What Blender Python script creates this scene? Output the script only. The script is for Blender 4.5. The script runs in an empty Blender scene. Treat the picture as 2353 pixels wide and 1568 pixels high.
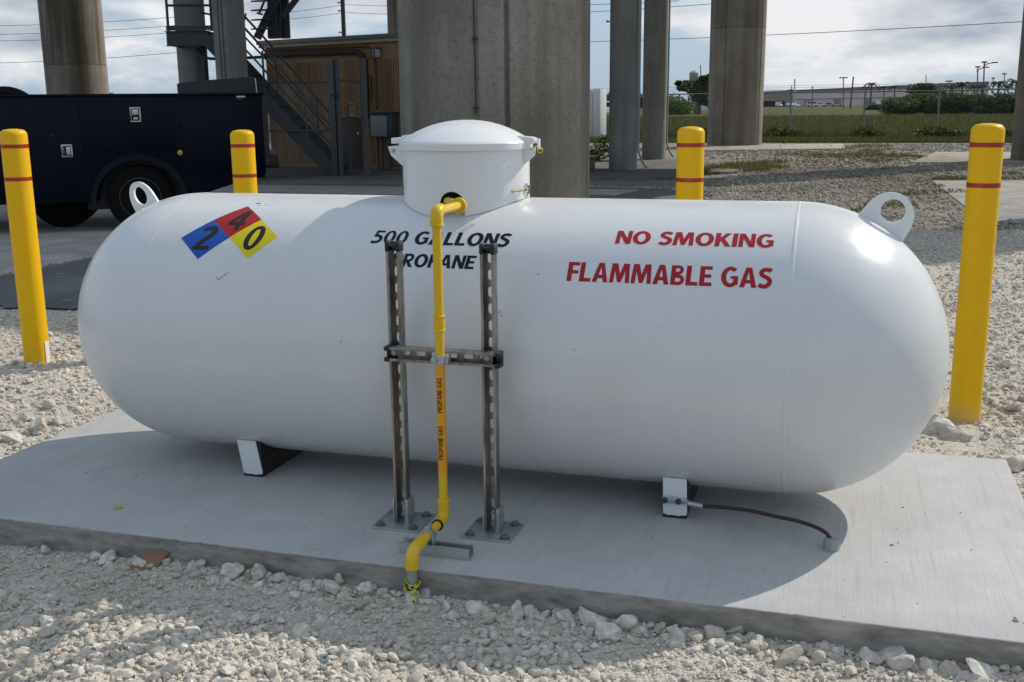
import bpy, bmesh, math, random
import numpy as np
from mathutils import Vector, Matrix
R_ = math.radians
random.seed(7)
rng = np.random.default_rng(11)
sc = bpy.context.scene

# ------------------------------------------------------------------ camera
cam_d = bpy.data.cameras.new('camera'); cam = bpy.data.objects.new('camera', cam_d)
sc.collection.objects.link(cam)
CP = Vector((1.183075, -3.460717, 1.268574))
CM = Matrix(((0.956591, -0.052898, 0.286593), (0.291266, 0.206884, -0.934004), (-0.009884, 0.976934, 0.213311)))
cam.matrix_world = Matrix.Translation(CP) @ CM.to_4x4()
cam_d.sensor_fit = 'HORIZONTAL'; cam_d.sensor_width = 36; cam_d.lens = 37.842
cam_d.clip_start = 0.05; cam_d.clip_end = 6000
sc.camera = cam

# ------------------------------------------------------------------ light
SUN_EL, SUN_AZ = R_(40), R_(40)
S = Vector((math.cos(SUN_EL) * math.sin(SUN_AZ), math.cos(SUN_EL) * math.cos(SUN_AZ), math.sin(SUN_EL)))
sd = bpy.data.lights.new('sun', 'SUN'); sun = bpy.data.objects.new('sun', sd); sc.collection.objects.link(sun)
sd.energy = 3.25; sd.angle = R_(0.55); sd.color = (1.0, 0.93, 0.83)
sun.rotation_euler = S.to_track_quat('Z', 'Y').to_euler(); sun.location = (20, 25, 30)

world = bpy.data.worlds.new('World'); sc.world = world; world.use_nodes = True
wn = world.node_tree; wn.nodes.clear(); wl = wn.links
def WN(t, **k):
    n = wn.nodes.new(t)
    for a, b in k.items(): setattr(n, a, b)
    return n
w_out = WN('ShaderNodeOutputWorld'); w_bg = WN('ShaderNodeBackground'); w_bg.inputs['Strength'].default_value = 0.096
sky = WN('ShaderNodeTexSky', sky_type='NISHITA', sun_disc=False, sun_elevation=SUN_EL, sun_rotation=SUN_AZ, air_density=1.0, dust_density=1.6, ozone_density=1.5)
tcw = WN('ShaderNodeTexCoord')
mp = WN('ShaderNodeMapping'); mp.inputs['Scale'].default_value = (5, 5, 12.5); mp.inputs['Location'].default_value = (13.64, 1.832, 5.56)
nz = WN('ShaderNodeTexNoise'); nz.inputs['Scale'].default_value = 1.0; nz.inputs['Detail'].default_value = 9; nz.inputs['Roughness'].default_value = 0.56
nz.inputs['Distortion'].default_value = 0.25
rp = WN('ShaderNodeValToRGB'); rp.color_ramp.elements[0].position = 0.475; rp.color_ramp.elements[1].position = 0.59
mp2 = WN('ShaderNodeMapping'); mp2.inputs['Scale'].default_value = (6.5, 6.5, 19); mp2.inputs['Location'].default_value = (16.838, 16.691, 4.635)
nz2 = WN('ShaderNodeTexNoise'); nz2.inputs['Scale'].default_value = 1.0; nz2.inputs['Detail'].default_value = 7
rp2 = WN('ShaderNodeValToRGB')
rp2.color_ramp.elements[0].position = 0.36; rp2.color_ramp.elements[0].color = (3.7, 4.3, 5.1, 1)
rp2.color_ramp.elements[1].position = 0.56; rp2.color_ramp.elements[1].color = (8.4, 8.5, 8.7, 1)
base = WN('ShaderNodeMixRGB', blend_type='MIX'); base.inputs[0].default_value = 0.7; base.inputs[2].default_value = (4.2, 5.6, 7.2, 1)
mx = WN('ShaderNodeMixRGB', blend_type='MIX')
wl.new(tcw.outputs['Generated'], mp.inputs['Vector']); wl.new(mp.outputs[0], nz.inputs['Vector']); wl.new(nz.outputs['Fac'], rp.inputs[0])
wl.new(tcw.outputs['Generated'], mp2.inputs['Vector']); wl.new(mp2.outputs[0], nz2.inputs['Vector']); wl.new(nz2.outputs['Fac'], rp2.inputs[0])
wl.new(sky.outputs[0], base.inputs[1]); wl.new(base.outputs[0], mx.inputs[1]); wl.new(rp2.outputs[0], mx.inputs[2]); wl.new(rp.outputs[0], mx.inputs[0])
sepw = WN('ShaderNodeSeparateXYZ'); wl.new(tcw.outputs['Generated'], sepw.inputs[0])
hi = WN('ShaderNodeMapRange', interpolation_type='SMOOTHSTEP'); hi.inputs['From Min'].default_value = 0.10; hi.inputs['From Max'].default_value = 0.42
hi.inputs['To Min'].default_value = 1.0; hi.inputs['To Max'].default_value = 0.86
wl.new(sepw.outputs[2], hi.inputs['Value'])
for src, dst in ((rp.outputs[0], mx.inputs[0]), (None, base.inputs[0])):
    mm = WN('ShaderNodeMath', operation='MULTIPLY'); mm.inputs[0].default_value = 0.75
    if src is not None: wl.new(src, mm.inputs[0])
    wl.new(hi.outputs[0], mm.inputs[1]); wl.new(mm.outputs[0], dst)
wl.new(mx.outputs[0], w_bg.inputs['Color']); wl.new(w_bg.outputs[0], w_out.inputs[0])

sc.view_settings.view_transform = 'Standard'; sc.view_settings.look = 'None'
sc.view_settings.exposure = 0.08; sc.view_settings.gamma = 1.0
sc.render.engine = 'CYCLES'

# ------------------------------------------------------------------ helpers
G = -0.106                       # gravel level; the top of the tank pad is z = 0
def at(px, py, depth):           # a point of the place, from where it stands in the photo and how far away it is
    f = 2473.37
    d = Vector(((px - 1176.5) / f, -(py - 784.0) / f, -1.0)) * depth
    return CP + CM @ d

def gpt(px, py, z=G):                                 # where the ray of a photo point meets the ground
    d = (CM @ Vector(((px - 1176.5) / 2473.37, -(py - 784.0) / 2473.37, -1.0))); t = (z - CP.z) / d.z; return CP + d * t

def tag(o, label=None, cat=None, group=None, kind=None):
    if label: o['label'] = label
    if cat: o['category'] = cat
    if group: o['group'] = group
    if kind: o['kind'] = kind
    return o

def empty(name, loc=(0, 0, 0), rz=0.0, label=None, cat=None, group=None):
    o = bpy.data.objects.new(name, None); sc.collection.objects.link(o)
    o.location = loc; o.rotation_euler = (0, 0, rz); o.empty_display_size = 0.2
    return tag(o, label, cat, group)

def copy_tree(o, parent=None):
    c = o.copy(); sc.collection.objects.link(c); c.parent = parent
    for ch in list(o.children): copy_tree(ch, c)
    return c

class MB:
    def __init__(s): s.v = []; s.f = []; s.m = []; s.cur = 0
    def add(s, vs, fs):
        b = len(s.v); s.v += [tuple(p) for p in vs]
        s.f += [tuple(b + i for i in f) for f in fs]; s.m += [s.cur] * len(fs)
        return s
    def box(s, c, d, rot=None):
        x, y, z = d[0] / 2, d[1] / 2, d[2] / 2
        vs = [Vector(p) for p in ((-x, -y, -z), (x, -y, -z), (x, y, -z), (-x, y, -z), (-x, -y, z), (x, -y, z), (x, y, z), (-x, y, z))]
        if rot is not None: vs = [rot @ p for p in vs]
        c = Vector(c)
        return s.add([p + c for p in vs], ((0, 3, 2, 1), (4, 5, 6, 7), (0, 1, 5, 4), (1, 2, 6, 5), (2, 3, 7, 6), (3, 0, 4, 7)))
    def span(s, a, b):
        a, b = Vector(a), Vector(b)
        return s.box((a + b) / 2, [abs(q) for q in (b - a)])
    def bar(s, a, b, w, h, up=(0, 0, 1)):      # rectangular bar between two points
        a, b = Vector(a), Vector(b); d = (b - a); L = d.length; d.normalize(); u = Vector(up)
        x = d.cross(u)
        if x.length < 1e-4: x = d.cross(Vector((0, 1, 0)))
        x.normalize(); y = x.cross(d)
        return s.box((a + b) / 2, (w, L, h), Matrix((x, d, y)).transposed())
    def tube(s, path, r, n=12, caps=True, closed=False):
        P = [Vector(p) for p in path]; m = len(P)
        rr = r if isinstance(r, (list, tuple)) else [r] * m
        T = []
        for i in range(m):
            a = P[(i - 1) % m] if closed else P[max(i - 1, 0)]
            b = P[(i + 1) % m] if closed else P[min(i + 1, m - 1)]
            t = b - a; T.append(t.normalized() if t.length > 1e-9 else Vector((0, 0, 1)))
        nrm = T[0].cross(Vector((0, 0, 1)))
        if nrm.length < 1e-3: nrm = T[0].cross(Vector((0, 1, 0)))
        nrm.normalize(); vs = []
        for i in range(m):
            nrm = (nrm - T[i] * nrm.dot(T[i])).normalized(); bi = T[i].cross(nrm)
            for k in range(n):
                a = 2 * math.pi * k / n
                vs.append(P[i] + (nrm * math.cos(a) + bi * math.sin(a)) * rr[i])
        fs = []
        for i in range(m if closed else m - 1):
            j = (i + 1) % m
            for k in range(n):
                fs.append((i * n + k, i * n + (k + 1) % n, j * n + (k + 1) % n, j * n + k))
        if caps and not closed:
            fs.append(tuple(range(n - 1, -1, -1))); fs.append(tuple((m - 1) * n + k for k in range(n)))
        return s.add(vs, fs)
    def cyl(s, a, b, r, n=16): return s.tube([a, b], r, n)
    def lathe(s, prof, n=32, o=(0, 0, 0), M=None):
        vs = []; fs = []; m = len(prof); o = Vector(o)
        for r, z in prof:
            for k in range(n):
                a = 2 * math.pi * k / n; p = Vector((r * math.cos(a), r * math.sin(a), z))
                if M is not None: p = M @ p
                vs.append(o + p)
        for i in range(m - 1):
            for k in range(n):
                fs.append((i * n + k, i * n + (k + 1) % n, (i + 1) * n + (k + 1) % n, (i + 1) * n + k))
        if prof[0][0] > 1e-6: fs.append(tuple(range(n - 1, -1, -1)))
        if prof[-1][0] > 1e-6: fs.append(tuple((m - 1) * n + k for k in range(n)))
        return s.add(vs, fs)
    def prism(s, poly, o, ux, uy, uz):         # closed outline swept by the vector uz
        o, ux, uy, uz = Vector(o), Vector(ux), Vector(uy), Vector(uz)
        n = len(poly); a = [o + ux * p[0] + uy * p[1] for p in poly]; b = [p + uz for p in a]
        fs = [tuple(range(n - 1, -1, -1)), tuple(range(n, 2 * n))]
        fs += [(i, (i + 1) % n, n + (i + 1) % n, n + i) for i in range(n)]
        return s.add(a + b, fs)
    def build(s, name, mat, parent=None, smooth=35, bevel=0.0, seg=2, loc=None):
        me = bpy.data.meshes.new(name); me.from_pydata(s.v, [], s.f)
        mats = mat if isinstance(mat, (list, tuple)) else [mat]
        for q in mats: me.materials.append(q)
        if len(mats) > 1: me.polygons.foreach_set('material_index', s.m)
        bm = bmesh.new(); bm.from_mesh(me)
        bmesh.ops.remove_doubles(bm, verts=bm.verts, dist=1e-6)
        bmesh.ops.recalc_face_normals(bm, faces=bm.faces)
        if bevel > 0:
            ed = [e for e in bm.edges if len(e.link_faces) == 2 and e.calc_face_angle(0) > R_(30)]
            bmesh.ops.bevel(bm, geom=ed, offset=bevel, segments=seg, affect='EDGES', profile=0.5, clamp_overlap=True)
        bm.to_mesh(me); bm.free()
        if smooth: me.shade_smooth(); me.set_sharp_from_angle(angle=R_(smooth))
        o = bpy.data.objects.new(name, me); sc.collection.objects.link(o)
        if parent: o.parent = parent
        if loc: o.location = loc
        return o

def arc(c, r, a0, a1, n, ux, uy):
    c, ux, uy = Vector(c), Vector(ux), Vector(uy)
    return [c + ux * r * math.cos(a0 + (a1 - a0) * i / n) + uy * r * math.sin(a0 + (a1 - a0) * i / n) for i in range(n + 1)]

def elbow_path(pts, r, n=8):     # polyline with its corners rounded
    P = [Vector(p) for p in pts]; out = [P[0]]
    for i in range(1, len(P) - 1):
        a = (P[i - 1] - P[i]).normalized(); b = (P[i + 1] - P[i]).normalized()
        for k in range(n + 1):
            t = k / n; out.append(P[i] + a * r * (1 - t) ** 2 + b * r * t * t)
    return out + [P[-1]]

def big_mesh(name, V, F, mat, tint=None, parent=None, smooth=False):   # numpy arrays, triangles or quads
    me = bpy.data.meshes.new(name); n, k = F.shape
    me.vertices.add(len(V)); me.vertices.foreach_set('co', np.ascontiguousarray(V, dtype=np.float32).ravel())
    me.loops.add(n * k); me.loops.foreach_set('vertex_index', np.ascontiguousarray(F, dtype=np.int32).ravel())
    me.polygons.add(n); me.polygons.foreach_set('loop_start', np.arange(0, n * k, k, dtype=np.int32))
    if tint is not None:
        a = me.attributes.new('tint', 'FLOAT', 'POINT'); a.data.foreach_set('value', np.ascontiguousarray(tint, dtype=np.float32))
    me.update(calc_edges=True); me.validate()
    if smooth: me.shade_smooth()
    else: me.shade_flat()
    me.materials.append(mat)
    o = bpy.data.objects.new(name, me); sc.collection.objects.link(o)
    if parent: o.parent = parent
    return o

# ------------------------------------------------------------------ materials
class MatB:
    def __init__(s, name, col=(.5, .5, .5), rough=.5, metal=0, spec=.5):
        s.m = bpy.data.materials.new(name); s.m.use_nodes = True; s.t = s.m.node_tree
        s.p = s.t.nodes['Principled BSDF']; s.p.inputs['Base Color'].default_value = (*col, 1)
        s.p.inputs['Roughness'].default_value = rough; s.p.inputs['Metallic'].default_value = metal
        s.p.inputs['Specular IOR Level'].default_value = spec
        s._geo = None
    def n(s, t, **k):
        q = s.t.nodes.new(t)
        for a, b in k.items():
            if a in q.inputs: q.inputs[a].default_value = b
            else: setattr(q, a, b)
        return q
    def l(s, a, b): s.t.links.new(a, b)
    def pos(s, scale=(1, 1, 1), space='world', rot=(0, 0, 0), loc=(0, 0, 0)):
        if space == 'world':
            g = s.n('ShaderNodeNewGeometry'); out = g.outputs['Position']
        else:
            g = s.n('ShaderNodeTexCoord'); out = g.outputs['Object']
        m = s.n('ShaderNodeMapping'); m.inputs['Scale'].default_value = scale; m.inputs['Rotation'].default_value = rot; m.inputs['Location'].default_value = loc
        s.l(out, m.inputs[0]); return m.outputs[0]
    def noise(s, vec, scale=5, detail=4, rough=.55, dist=0):
        q = s.n('ShaderNodeTexNoise', Scale=scale, Detail=detail, Roughness=rough, Distortion=dist); s.l(vec, q.inputs['Vector']); return q.outputs['Fac']
    def vor(s, vec, scale=5, feature='F1', out='Distance'):
        q = s.n('ShaderNodeTexVoronoi', feature=feature, Scale=scale); s.l(vec, q.inputs['Vector']); return q.outputs[out]
    def ramp(s, x, stops, interp='LINEAR'):
        q = s.n('ShaderNodeValToRGB'); e = q.color_ramp.elements; q.color_ramp.interpolation = interp
        while len(e) < len(stops): e.new(.5)
        for i, (p, c) in enumerate(stops):
            e[i].position = p; e[i].color = (*c, 1) if isinstance(c, (tuple, list)) else (c, c, c, 1)
        s.l(x, q.inputs[0]); return q.outputs[0]
    def mix(s, f, a, b, mode='MIX'):
        q = s.n('ShaderNodeMixRGB', blend_type=mode)
        for i, x in ((0, f), (1, a), (2, b)):
            if isinstance(x, bpy.types.NodeSocket): s.l(x, q.inputs[i])
            elif i == 0: q.inputs[0].default_value = x
            else: q.inputs[i].default_value = (*x, 1)
        return q.outputs[0]
    def math(s, op, a, b=0.0):
        q = s.n('ShaderNodeMath', operation=op)
        for i, x in ((0, a), (1, b)):
            if isinstance(x, bpy.types.NodeSocket): s.l(x, q.inputs[i])
            else: q.inputs[i].default_value = x
        return q.outputs[0]
    def col(s, x): s.l(x, s.p.inputs['Base Color']); return s
    def rough(s, x): s.l(x, s.p.inputs['Roughness']); return s
    def bump(s, h, strength=.3, dist=.01):
        q = s.n('ShaderNodeBump', Strength=strength, Distance=dist); s.l(h, q.inputs['Height']); s.l(q.outputs[0], s.p.inputs['Normal']); return s

def plain(name, col, rough=.5, metal=0, spec=.5, var=.12, scale=8, bump=0, bs=60):
    b = MatB(name, col, rough, metal, spec); P = b.pos(space='object')
    n = b.noise(P, scale, 5)
    b.col(b.mix(n, tuple(c * (1 - var) for c in col), tuple(min(1, c * (1 + var)) for c in col)))
    b.rough(b.ramp(b.noise(P, scale * 2.3, 3), [(.3, max(.02, rough * .85)), (.7, min(1, rough * 1.15))]))
    if bump: b.bump(b.noise(P, bs, 4), bump, .004)
    return b.m

M = {}
# white gloss tank paint, thin dust, faint orange peel
b = MatB('tank_paint', (.8, .8, .8), .24); P = b.pos(space='object')
d = b.noise(P, 3.2, 6); fine = b.noise(b.pos((1, 6, 6), 'object'), 9, 4)
c = b.mix(b.ramp(d, [(.42, 0), (.75, .5)]), (.69, .70, .705), (.62, .625, .61)); c = b.mix(b.ramp(fine, [(.5, 0), (.85, .25)]), c, (.68, .67, .64))
sp = b.vor(P, 26); c = b.mix(b.ramp(sp, [(.035, .75), (.06, 0)]), c, (.34, .33, .31)); b.col(c)
b.rough(b.ramp(b.noise(P, 7, 4), [(.3, .2), (.75, .36)])); b.bump(b.math('ADD', b.math('MULTIPLY', b.noise(P, 38, 3), .12), b.noise(b.pos((1.2, 3.5, 3.5), 'object'), 1.6, 3)), .16, .012); M['tank'] = b.m
M['white'] = plain('white_enamel', (.78, .79, .79), .3, var=.05, bump=.05)
M['white_rough'] = plain('chipped_white_paint', (.74, .76, .77), .45, var=.08, scale=20, bump=.15)
M['black'] = plain('black_paint', (.012, .012, .014), .45, var=.3)
M['black_plastic'] = plain('black_plastic', (.012, .012, .013), .4, var=.2)
M['yellow_pipe'] = plain('yellow_pipe_paint', (.75, .47, .012), .32, var=.07, scale=14, bump=.08)
M['yellow_sleeve'] = plain('yellow_plastic_sleeve', (.80, .46, .003), .42, 0, .22, var=.05, scale=5, bump=.03)
b = MatB('yellow_plastic_sleeve', (.80, .46, .003), .42, spec=.22); P = b.pos(space='object')
c = b.mix(b.noise(P, 5, 5), (.75, .425, .003), (.83, .48, .004)); c = b.mix(b.ramp(b.noise(b.pos((9, 9, 1.3), 'object'), 3, 6), [(.60, 0), (.75, .35)]), c, (.50, .30, .03))
c = b.mix(b.ramp(b.noise(b.pos((3, 3, 26), 'object'), 3, 4), [(.70, 0), (.76, .45)]), c, (.36, .23, .04))
sz = b.n('ShaderNodeSeparateXYZ'); b.l(P, sz.inputs[0]); zz = b.math('ADD', sz.outputs[2], b.math('MULTIPLY', b.noise(P, 14, 5), .16))
c = b.mix(b.ramp(zz, [(.06, .45), (.16, 0)]), c, (.55, .46, .28)); b.col(c); b.bump(b.noise(P, 22, 3), .05, .004); M['yellow_sleeve'] = b.m
M['red_band'] = plain('red_reflective_band', (.36, .022, .014), .32, var=.15, scale=30)
M['tape'] = plain('orange_marker_tape', (.78, .34, .008), .4, var=.06)
M['tape_letter'] = plain('dark_red_ink', (.12, .008, .006), .5)
M['navy_letter'] = plain('navy_vinyl', (.006, .008, .022), .4, 0, .22)
M['red_letter'] = plain('red_vinyl', (.40, .018, .028), .4, 0, .22)
M['blue_sq'] = plain('blue_vinyl', (.012, .09, .42), .35, 0, .22, var=.04)
M['red_sq'] = plain('scarlet_vinyl', (.40, .012, .014), .35, 0, .22, var=.04)
M['yel_sq'] = plain('lemon_vinyl', (.72, .60, .012), .35, 0, .22, var=.04)
M['digit'] = plain('dark_brown_vinyl', (.022, .016, .014), .4, 0, .22)
M['galv'] = plain('galvanised_steel', (.46, .49, .50), .42, .75, var=.22, scale=45, bump=.08)
M['old_bolt'] = plain('dull_anchor_bolt', (.20, .205, .20), .5, .7, var=.3, scale=60)
M['bolt'] = plain('zinc_bolt', (.42, .43, .42), .38, .85, var=.25, scale=60)
b = MatB('tarnished_channel_steel', (.3, .28, .26), .34, .9); P = b.pos((9, 9, 2.2), 'object')
n = b.noise(P, 4, 5); b.col(b.ramp(n, [(.3, (.15, .135, .12)), (.55, (.36, .34, .315)), (.8, (.55, .54, .52))])); b.rough(b.ramp(n, [(.3, .45), (.8, .26)])); M['strut'] = b.m
M['copper'] = plain('weathered_copper_cable', (.055, .030, .027), .5, .3, var=.3, scale=60)
M['grey_pvc'] = plain('grey_pvc', (.30, .32, .31), .5, var=.12, scale=30)
M['tie'] = plain('yellow_seal_wire', (.62, .58, .05), .35)
M['wire'] = plain('thin_wire', (.30, .27, .15), .4, .5)
# broom finished pad
b = MatB('broomed_concrete', (.5, .5, .5), .85, spec=.3); P = b.pos()
br = b.noise(b.pos((170, 5, 5), rot=(0, 0, R_(-6))), 1, 4, .65); br2 = b.noise(b.pos((46, 2.0, 2), rot=(0, 0, R_(-9))), 1, 3)
big = b.noise(P, 1.7, 6); mid = b.noise(P, 11, 5)
c = b.mix(b.ramp(big, [(.3, 0), (.7, 1)]), (.41, .41, .408), (.535, .525, .51)); c = b.mix(b.ramp(b.noise(b.pos(loc=(3, 9, 0)), 4.2, 6, .6), [(.56, 0), (.72, .4)]), c, (.60, .59, .57)); c = b.mix(b.ramp(mid, [(.35, .35), (.7, 0)]), c, (.36, .36, .365))
c = b.mix(b.ramp(br2, [(.30, .42), (.42, 0)]), c, (.33, .325, .32)); c = b.mix(b.ramp(br, [(.33, .35), (.55, 0)]), c, (.35, .35, .35))
sp = b.vor(P, 13); c = b.mix(b.ramp(sp, [(.035, .8), (.06, 0)]), c, (.13, .125, .11))
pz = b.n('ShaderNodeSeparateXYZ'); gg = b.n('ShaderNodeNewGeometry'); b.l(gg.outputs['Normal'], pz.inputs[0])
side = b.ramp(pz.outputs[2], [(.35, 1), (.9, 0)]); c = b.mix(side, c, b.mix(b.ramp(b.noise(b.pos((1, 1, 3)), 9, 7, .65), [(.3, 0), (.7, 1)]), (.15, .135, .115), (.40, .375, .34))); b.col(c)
b.bump(b.math('ADD', b.math('MULTIPLY', br, .7), b.math('MULTIPLY', mid, .8)), .32, .006); M['pad'] = b.m

def concrete(name, lo, hi, streak, seed=0, bumpy=.25, joint=None):
    b = MatB(name, hi, .9, spec=.25); P = b.pos(loc=(seed, seed * .7, 0))
    n = b.noise(P, 1.1, 8, .62); st = b.noise(b.pos((2.6, 2.6, .16), loc=(seed, 0, 0)), 1, 6, .6); f = b.noise(P, 24, 6, .65)
    c = b.mix(b.ramp(n, [(.3, 0), (.72, 1)]), lo, hi)
    c = b.mix(b.ramp(st, [(.44, 0), (.66, .8)]), c, streak)
    c = b.mix(b.ramp(f, [(.32, .55), (.5, 0)]), c, tuple(q * .62 for q in lo))
    pores = b.vor(b.pos(loc=(seed, 0, 0)), 11); c = b.mix(b.ramp(pores, [(.055, .95), (.10, 0)]), c, tuple(q * .3 for q in lo))
    if joint:
        sz = b.n('ShaderNodeSeparateXYZ'); b.l(b.pos(), sz.inputs[0]); w = b.math('ABSOLUTE', b.math('SUBTRACT', sz.outputs[2], joint))
        c = b.mix(b.ramp(w, [(.012, .6), (.03, 0)]), c, tuple(q * .35 for q in lo))
        c = b.mix(b.math('MULTIPLY', b.ramp(b.math('SUBTRACT', sz.outputs[2], joint), [(0, 0), (.02, .45)]), b.ramp(st, [(.38, 0), (.6, 1)])), c, tuple(q * .5 for q in streak))
    b.col(c); b.bump(b.math('ADD', f, b.ramp(pores, [(.04, 0), (.1, .8)])), bumpy, .012); return b.m
M['col_big'] = concrete('pier_concrete', (.18, .165, .14), (.325, .302, .268), (.125, .107, .083), 1.3)
M['col_brown'] = concrete('stained_pier_concrete', (.22, .20, .17), (.34, .31, .27), (.12, .085, .055), 4.1, joint=2.62)
M['col_pier4'] = concrete('mottled_pier_concrete', (.19, .172, .148), (.31, .285, .25), (.15, .125, .10), 8.4, joint=3.72)
M['col_small'] = concrete('post_concrete', (.22, .215, .20), (.34, .335, .315), (.15, .14, .125), 6.2, .15)
M['deck'] = concrete('deck_concrete', (.2, .2, .19), (.3, .3, .29), (.16, .15, .14), 2.2)
M['slab_shaded'] = concrete('shaded_slab_concrete', (.12, .118, .115), (.20, .196, .19), (.09, .088, .085), 3.3, .12)  # slab concrete darkened so its colour carries the shade lying there
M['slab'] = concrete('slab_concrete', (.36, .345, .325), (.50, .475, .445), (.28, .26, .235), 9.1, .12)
M['slab_tan'] = concrete('tan_slab_concrete', (.36, .31, .255), (.47, .42, .36), (.26, .22, .17), 5.1, .12)
b = MatB('old_asphalt', (.07, .07, .07), .85, spec=.3); P = b.pos()
c = b.ramp(b.noise(P, .9, 8, .6), [(.3, (.075, .078, .082)), (.7, (.17, .172, .178))]); c = b.mix(b.ramp(b.noise(P, 60, 4), [(.4, 0), (.75, .45)]), c, (.22, .21, .2))
c = b.mix(b.ramp(b.noise(b.pos((2.2, 7, 1), rot=(0, 0, R_(17))), 1.6, 6), [(.63, 0), (.72, .75)]), c, (.36, .36, .36)); b.col(c); b.bump(b.noise(P, 90, 4), .4, .008); M['asphalt'] = b.m

# ground: gravel near, grass field beyond the fence
b = MatB('ground_cover', (.4, .38, .34), .95, spec=.2); P = b.pos()
v = b.vor(P, 26, out='Color'); vd = b.vor(P, 26); vb = b.vor(P, 7, out='Color'); vg = b.n('ShaderNodeRGBToBW'); b.l(v, vg.inputs[0]); vg2 = b.n('ShaderNodeRGBToBW'); b.l(vb, vg2.inputs[0])
g = b.ramp(vg.outputs[0], [(.1, (.19, .165, .135)), (.5, (.34, .305, .255)), (.9, (.50, .455, .39))]); g = b.mix(b.ramp(vg2.outputs[0], [(.25, .5), (.6, 0)]), g, (.21, .195, .17))
big = b.noise(P, .32, 7, .6); g = b.mix(b.ramp(big, [(.42, 0), (.68, .55)]), g, (.19, .172, .145))
med = b.noise(P, 2.4, 6, .62); g = b.mix(b.ramp(med, [(.5, 0), (.72, .6)]), g, (.16, .148, .125))
sx = b.n('ShaderNodeSeparateXYZ'); b.l(P, sx.inputs[0])
wob = b.math('MULTIPLY', b.math('SUBTRACT', b.noise(P, .9, 5), .5), 1.6)
yy = b.math('ADD', sx.outputs[1], wob)
fieldm = b.ramp(b.math('MULTIPLY', yy, .01), [(.366, 0), (.378, 1)])
fg = b.noise(P, 3.0, 8, .7); fb = b.noise(P, .07, 6)
gr = b.mix(fg, (.036, .045, .014), (.105, .115, .036)); gr = b.mix(b.ramp(fb, [(.4, 0), (.65, .6)]), gr, (.10, .10, .042))
g = b.mix(fieldm, g, gr); b.col(g)
b.bump(b.math('ADD', b.math('MULTIPLY', vd, -1.0), b.noise(P, 70, 3)), .8, .03); M['ground'] = b.m

b = MatB('gravel_fines', (.42, .39, .345), .95, spec=.2); P = b.pos()
v = b.vor(P, 85, out='Color'); vg = b.n('ShaderNodeRGBToBW'); b.l(v, vg.inputs[0])
g = b.ramp(vg.outputs[0], [(.1, (.48, .43, .36)), (.5, (.61, .555, .475)), (.9, (.70, .645, .56))])
g = b.mix(b.ramp(b.noise(P, 4.5, 7, .62), [(.45, 0), (.7, .5)]), g, (.42, .38, .325)); g = b.mix(b.ramp(b.noise(P, 150, 3), [(.35, .45), (.55, 0)]), g, (.30, .27, .23)); b.col(g)
b.bump(b.math('ADD', b.math('MULTIPLY', b.vor(P, 85), -1.0), b.noise(P, 210, 3)), .75, .008); M['fines'] = b.m

b = MatB('limestone', (.5, .48, .44), .92, spec=.2); at_ = b.n('ShaderNodeAttribute', attribute_name='tint'); P = b.pos()
g = b.ramp(at_.outputs['Fac'], [(0, (.30, .26, .205)), (.3, (.55, .50, .43)), (.75, (.72, .67, .59)), (1, (.82, .775, .70))])
g = b.mix(b.ramp(b.noise(P, 55, 6, .65), [(.42, .55), (.62, 0)]), g, (.40, .36, .30)); g = b.mix(b.ramp(b.noise(P, .9, 6, .6), [(.46, 0), (.66, .55)]), g, (.36, .32, .265)); b.col(g); b.bump(b.noise(P, 120, 5, .7), .5, .006); M['rock'] = b.m
b = MatB('coarse_stone', (.3, .27, .23), .95, spec=.2); at_ = b.n('ShaderNodeAttribute', attribute_name='tint'); P = b.pos()
g = b.ramp(at_.outputs['Fac'], [(0, (.18, .16, .13)), (.35, (.37, .33, .28)), (.8, (.56, .51, .44)), (1, (.68, .63, .56))])
g = b.mix(b.ramp(b.noise(P, .32, 7, .6), [(.42, 0), (.62, .65)]), g, (.23, .205, .165)); g = b.mix(b.ramp(b.noise(P, 1.7, 6, .62), [(.46, 0), (.68, .5)]), g, (.18, .16, .135)); b.col(g); M['coarse'] = b.m
b = MatB('rock_solid', (.5, .48, .44), .92, spec=.2); P = b.pos(); oi = b.n('ShaderNodeObjectInfo')
g = b.ramp(oi.outputs['Random'], [(0, (.43, .37, .285)), (.2, (.65, .59, .51)), (1, (.82, .77, .69))])
g = b.mix(b.ramp(b.noise(P, 42, 7, .65), [(.42, .6), (.62, 0)]), g, (.36, .33, .285)); b.col(g); b.bump(b.noise(P, 85, 6, .7), .6, .008); M['bigrock'] = b.m

def leafy(name, lo, hi, sss=.0):
    b = MatB(name, hi, .6, spec=.3); a = b.n('ShaderNodeAttribute', attribute_name='tint')
    b.col(b.ramp(a.outputs['Fac'], [(0, lo), (1, hi)]))
    tr = b.n('ShaderNodeBsdfTranslucent'); b.l(b.ramp(a.outputs['Fac'], [(0, lo), (1, hi)]), tr.inputs[0])
    ms = b.n('ShaderNodeMixShader'); ms.inputs[0].default_value = .3; out = b.t.nodes['Material Output']
    b.l(b.p.outputs[0], ms.inputs[1]); b.l(tr.outputs[0], ms.inputs[2]); b.l(ms.outputs[0], out.inputs[0]); return b.m
M['grass'] = leafy('grass_blades', (.04, .05, .012), (.17, .165, .05))
M['dry_grass'] = leafy('dry_grass_blades', (.07, .08, .022), (.20, .195, .075))
M['leaf_dark'] = leafy('dark_leaves', (.024, .04, .012), (.10, .135, .04))
M['leaf_mid'] = leafy('green_leaves', (.035, .06, .016), (.15, .20, .055))
M['palm'] = leafy('palm_leaves', (.02, .03, .014), (.07, .09, .04))
M['bark'] = plain('bark', (.12, .10, .08), .9, var=.3, scale=20)

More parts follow.
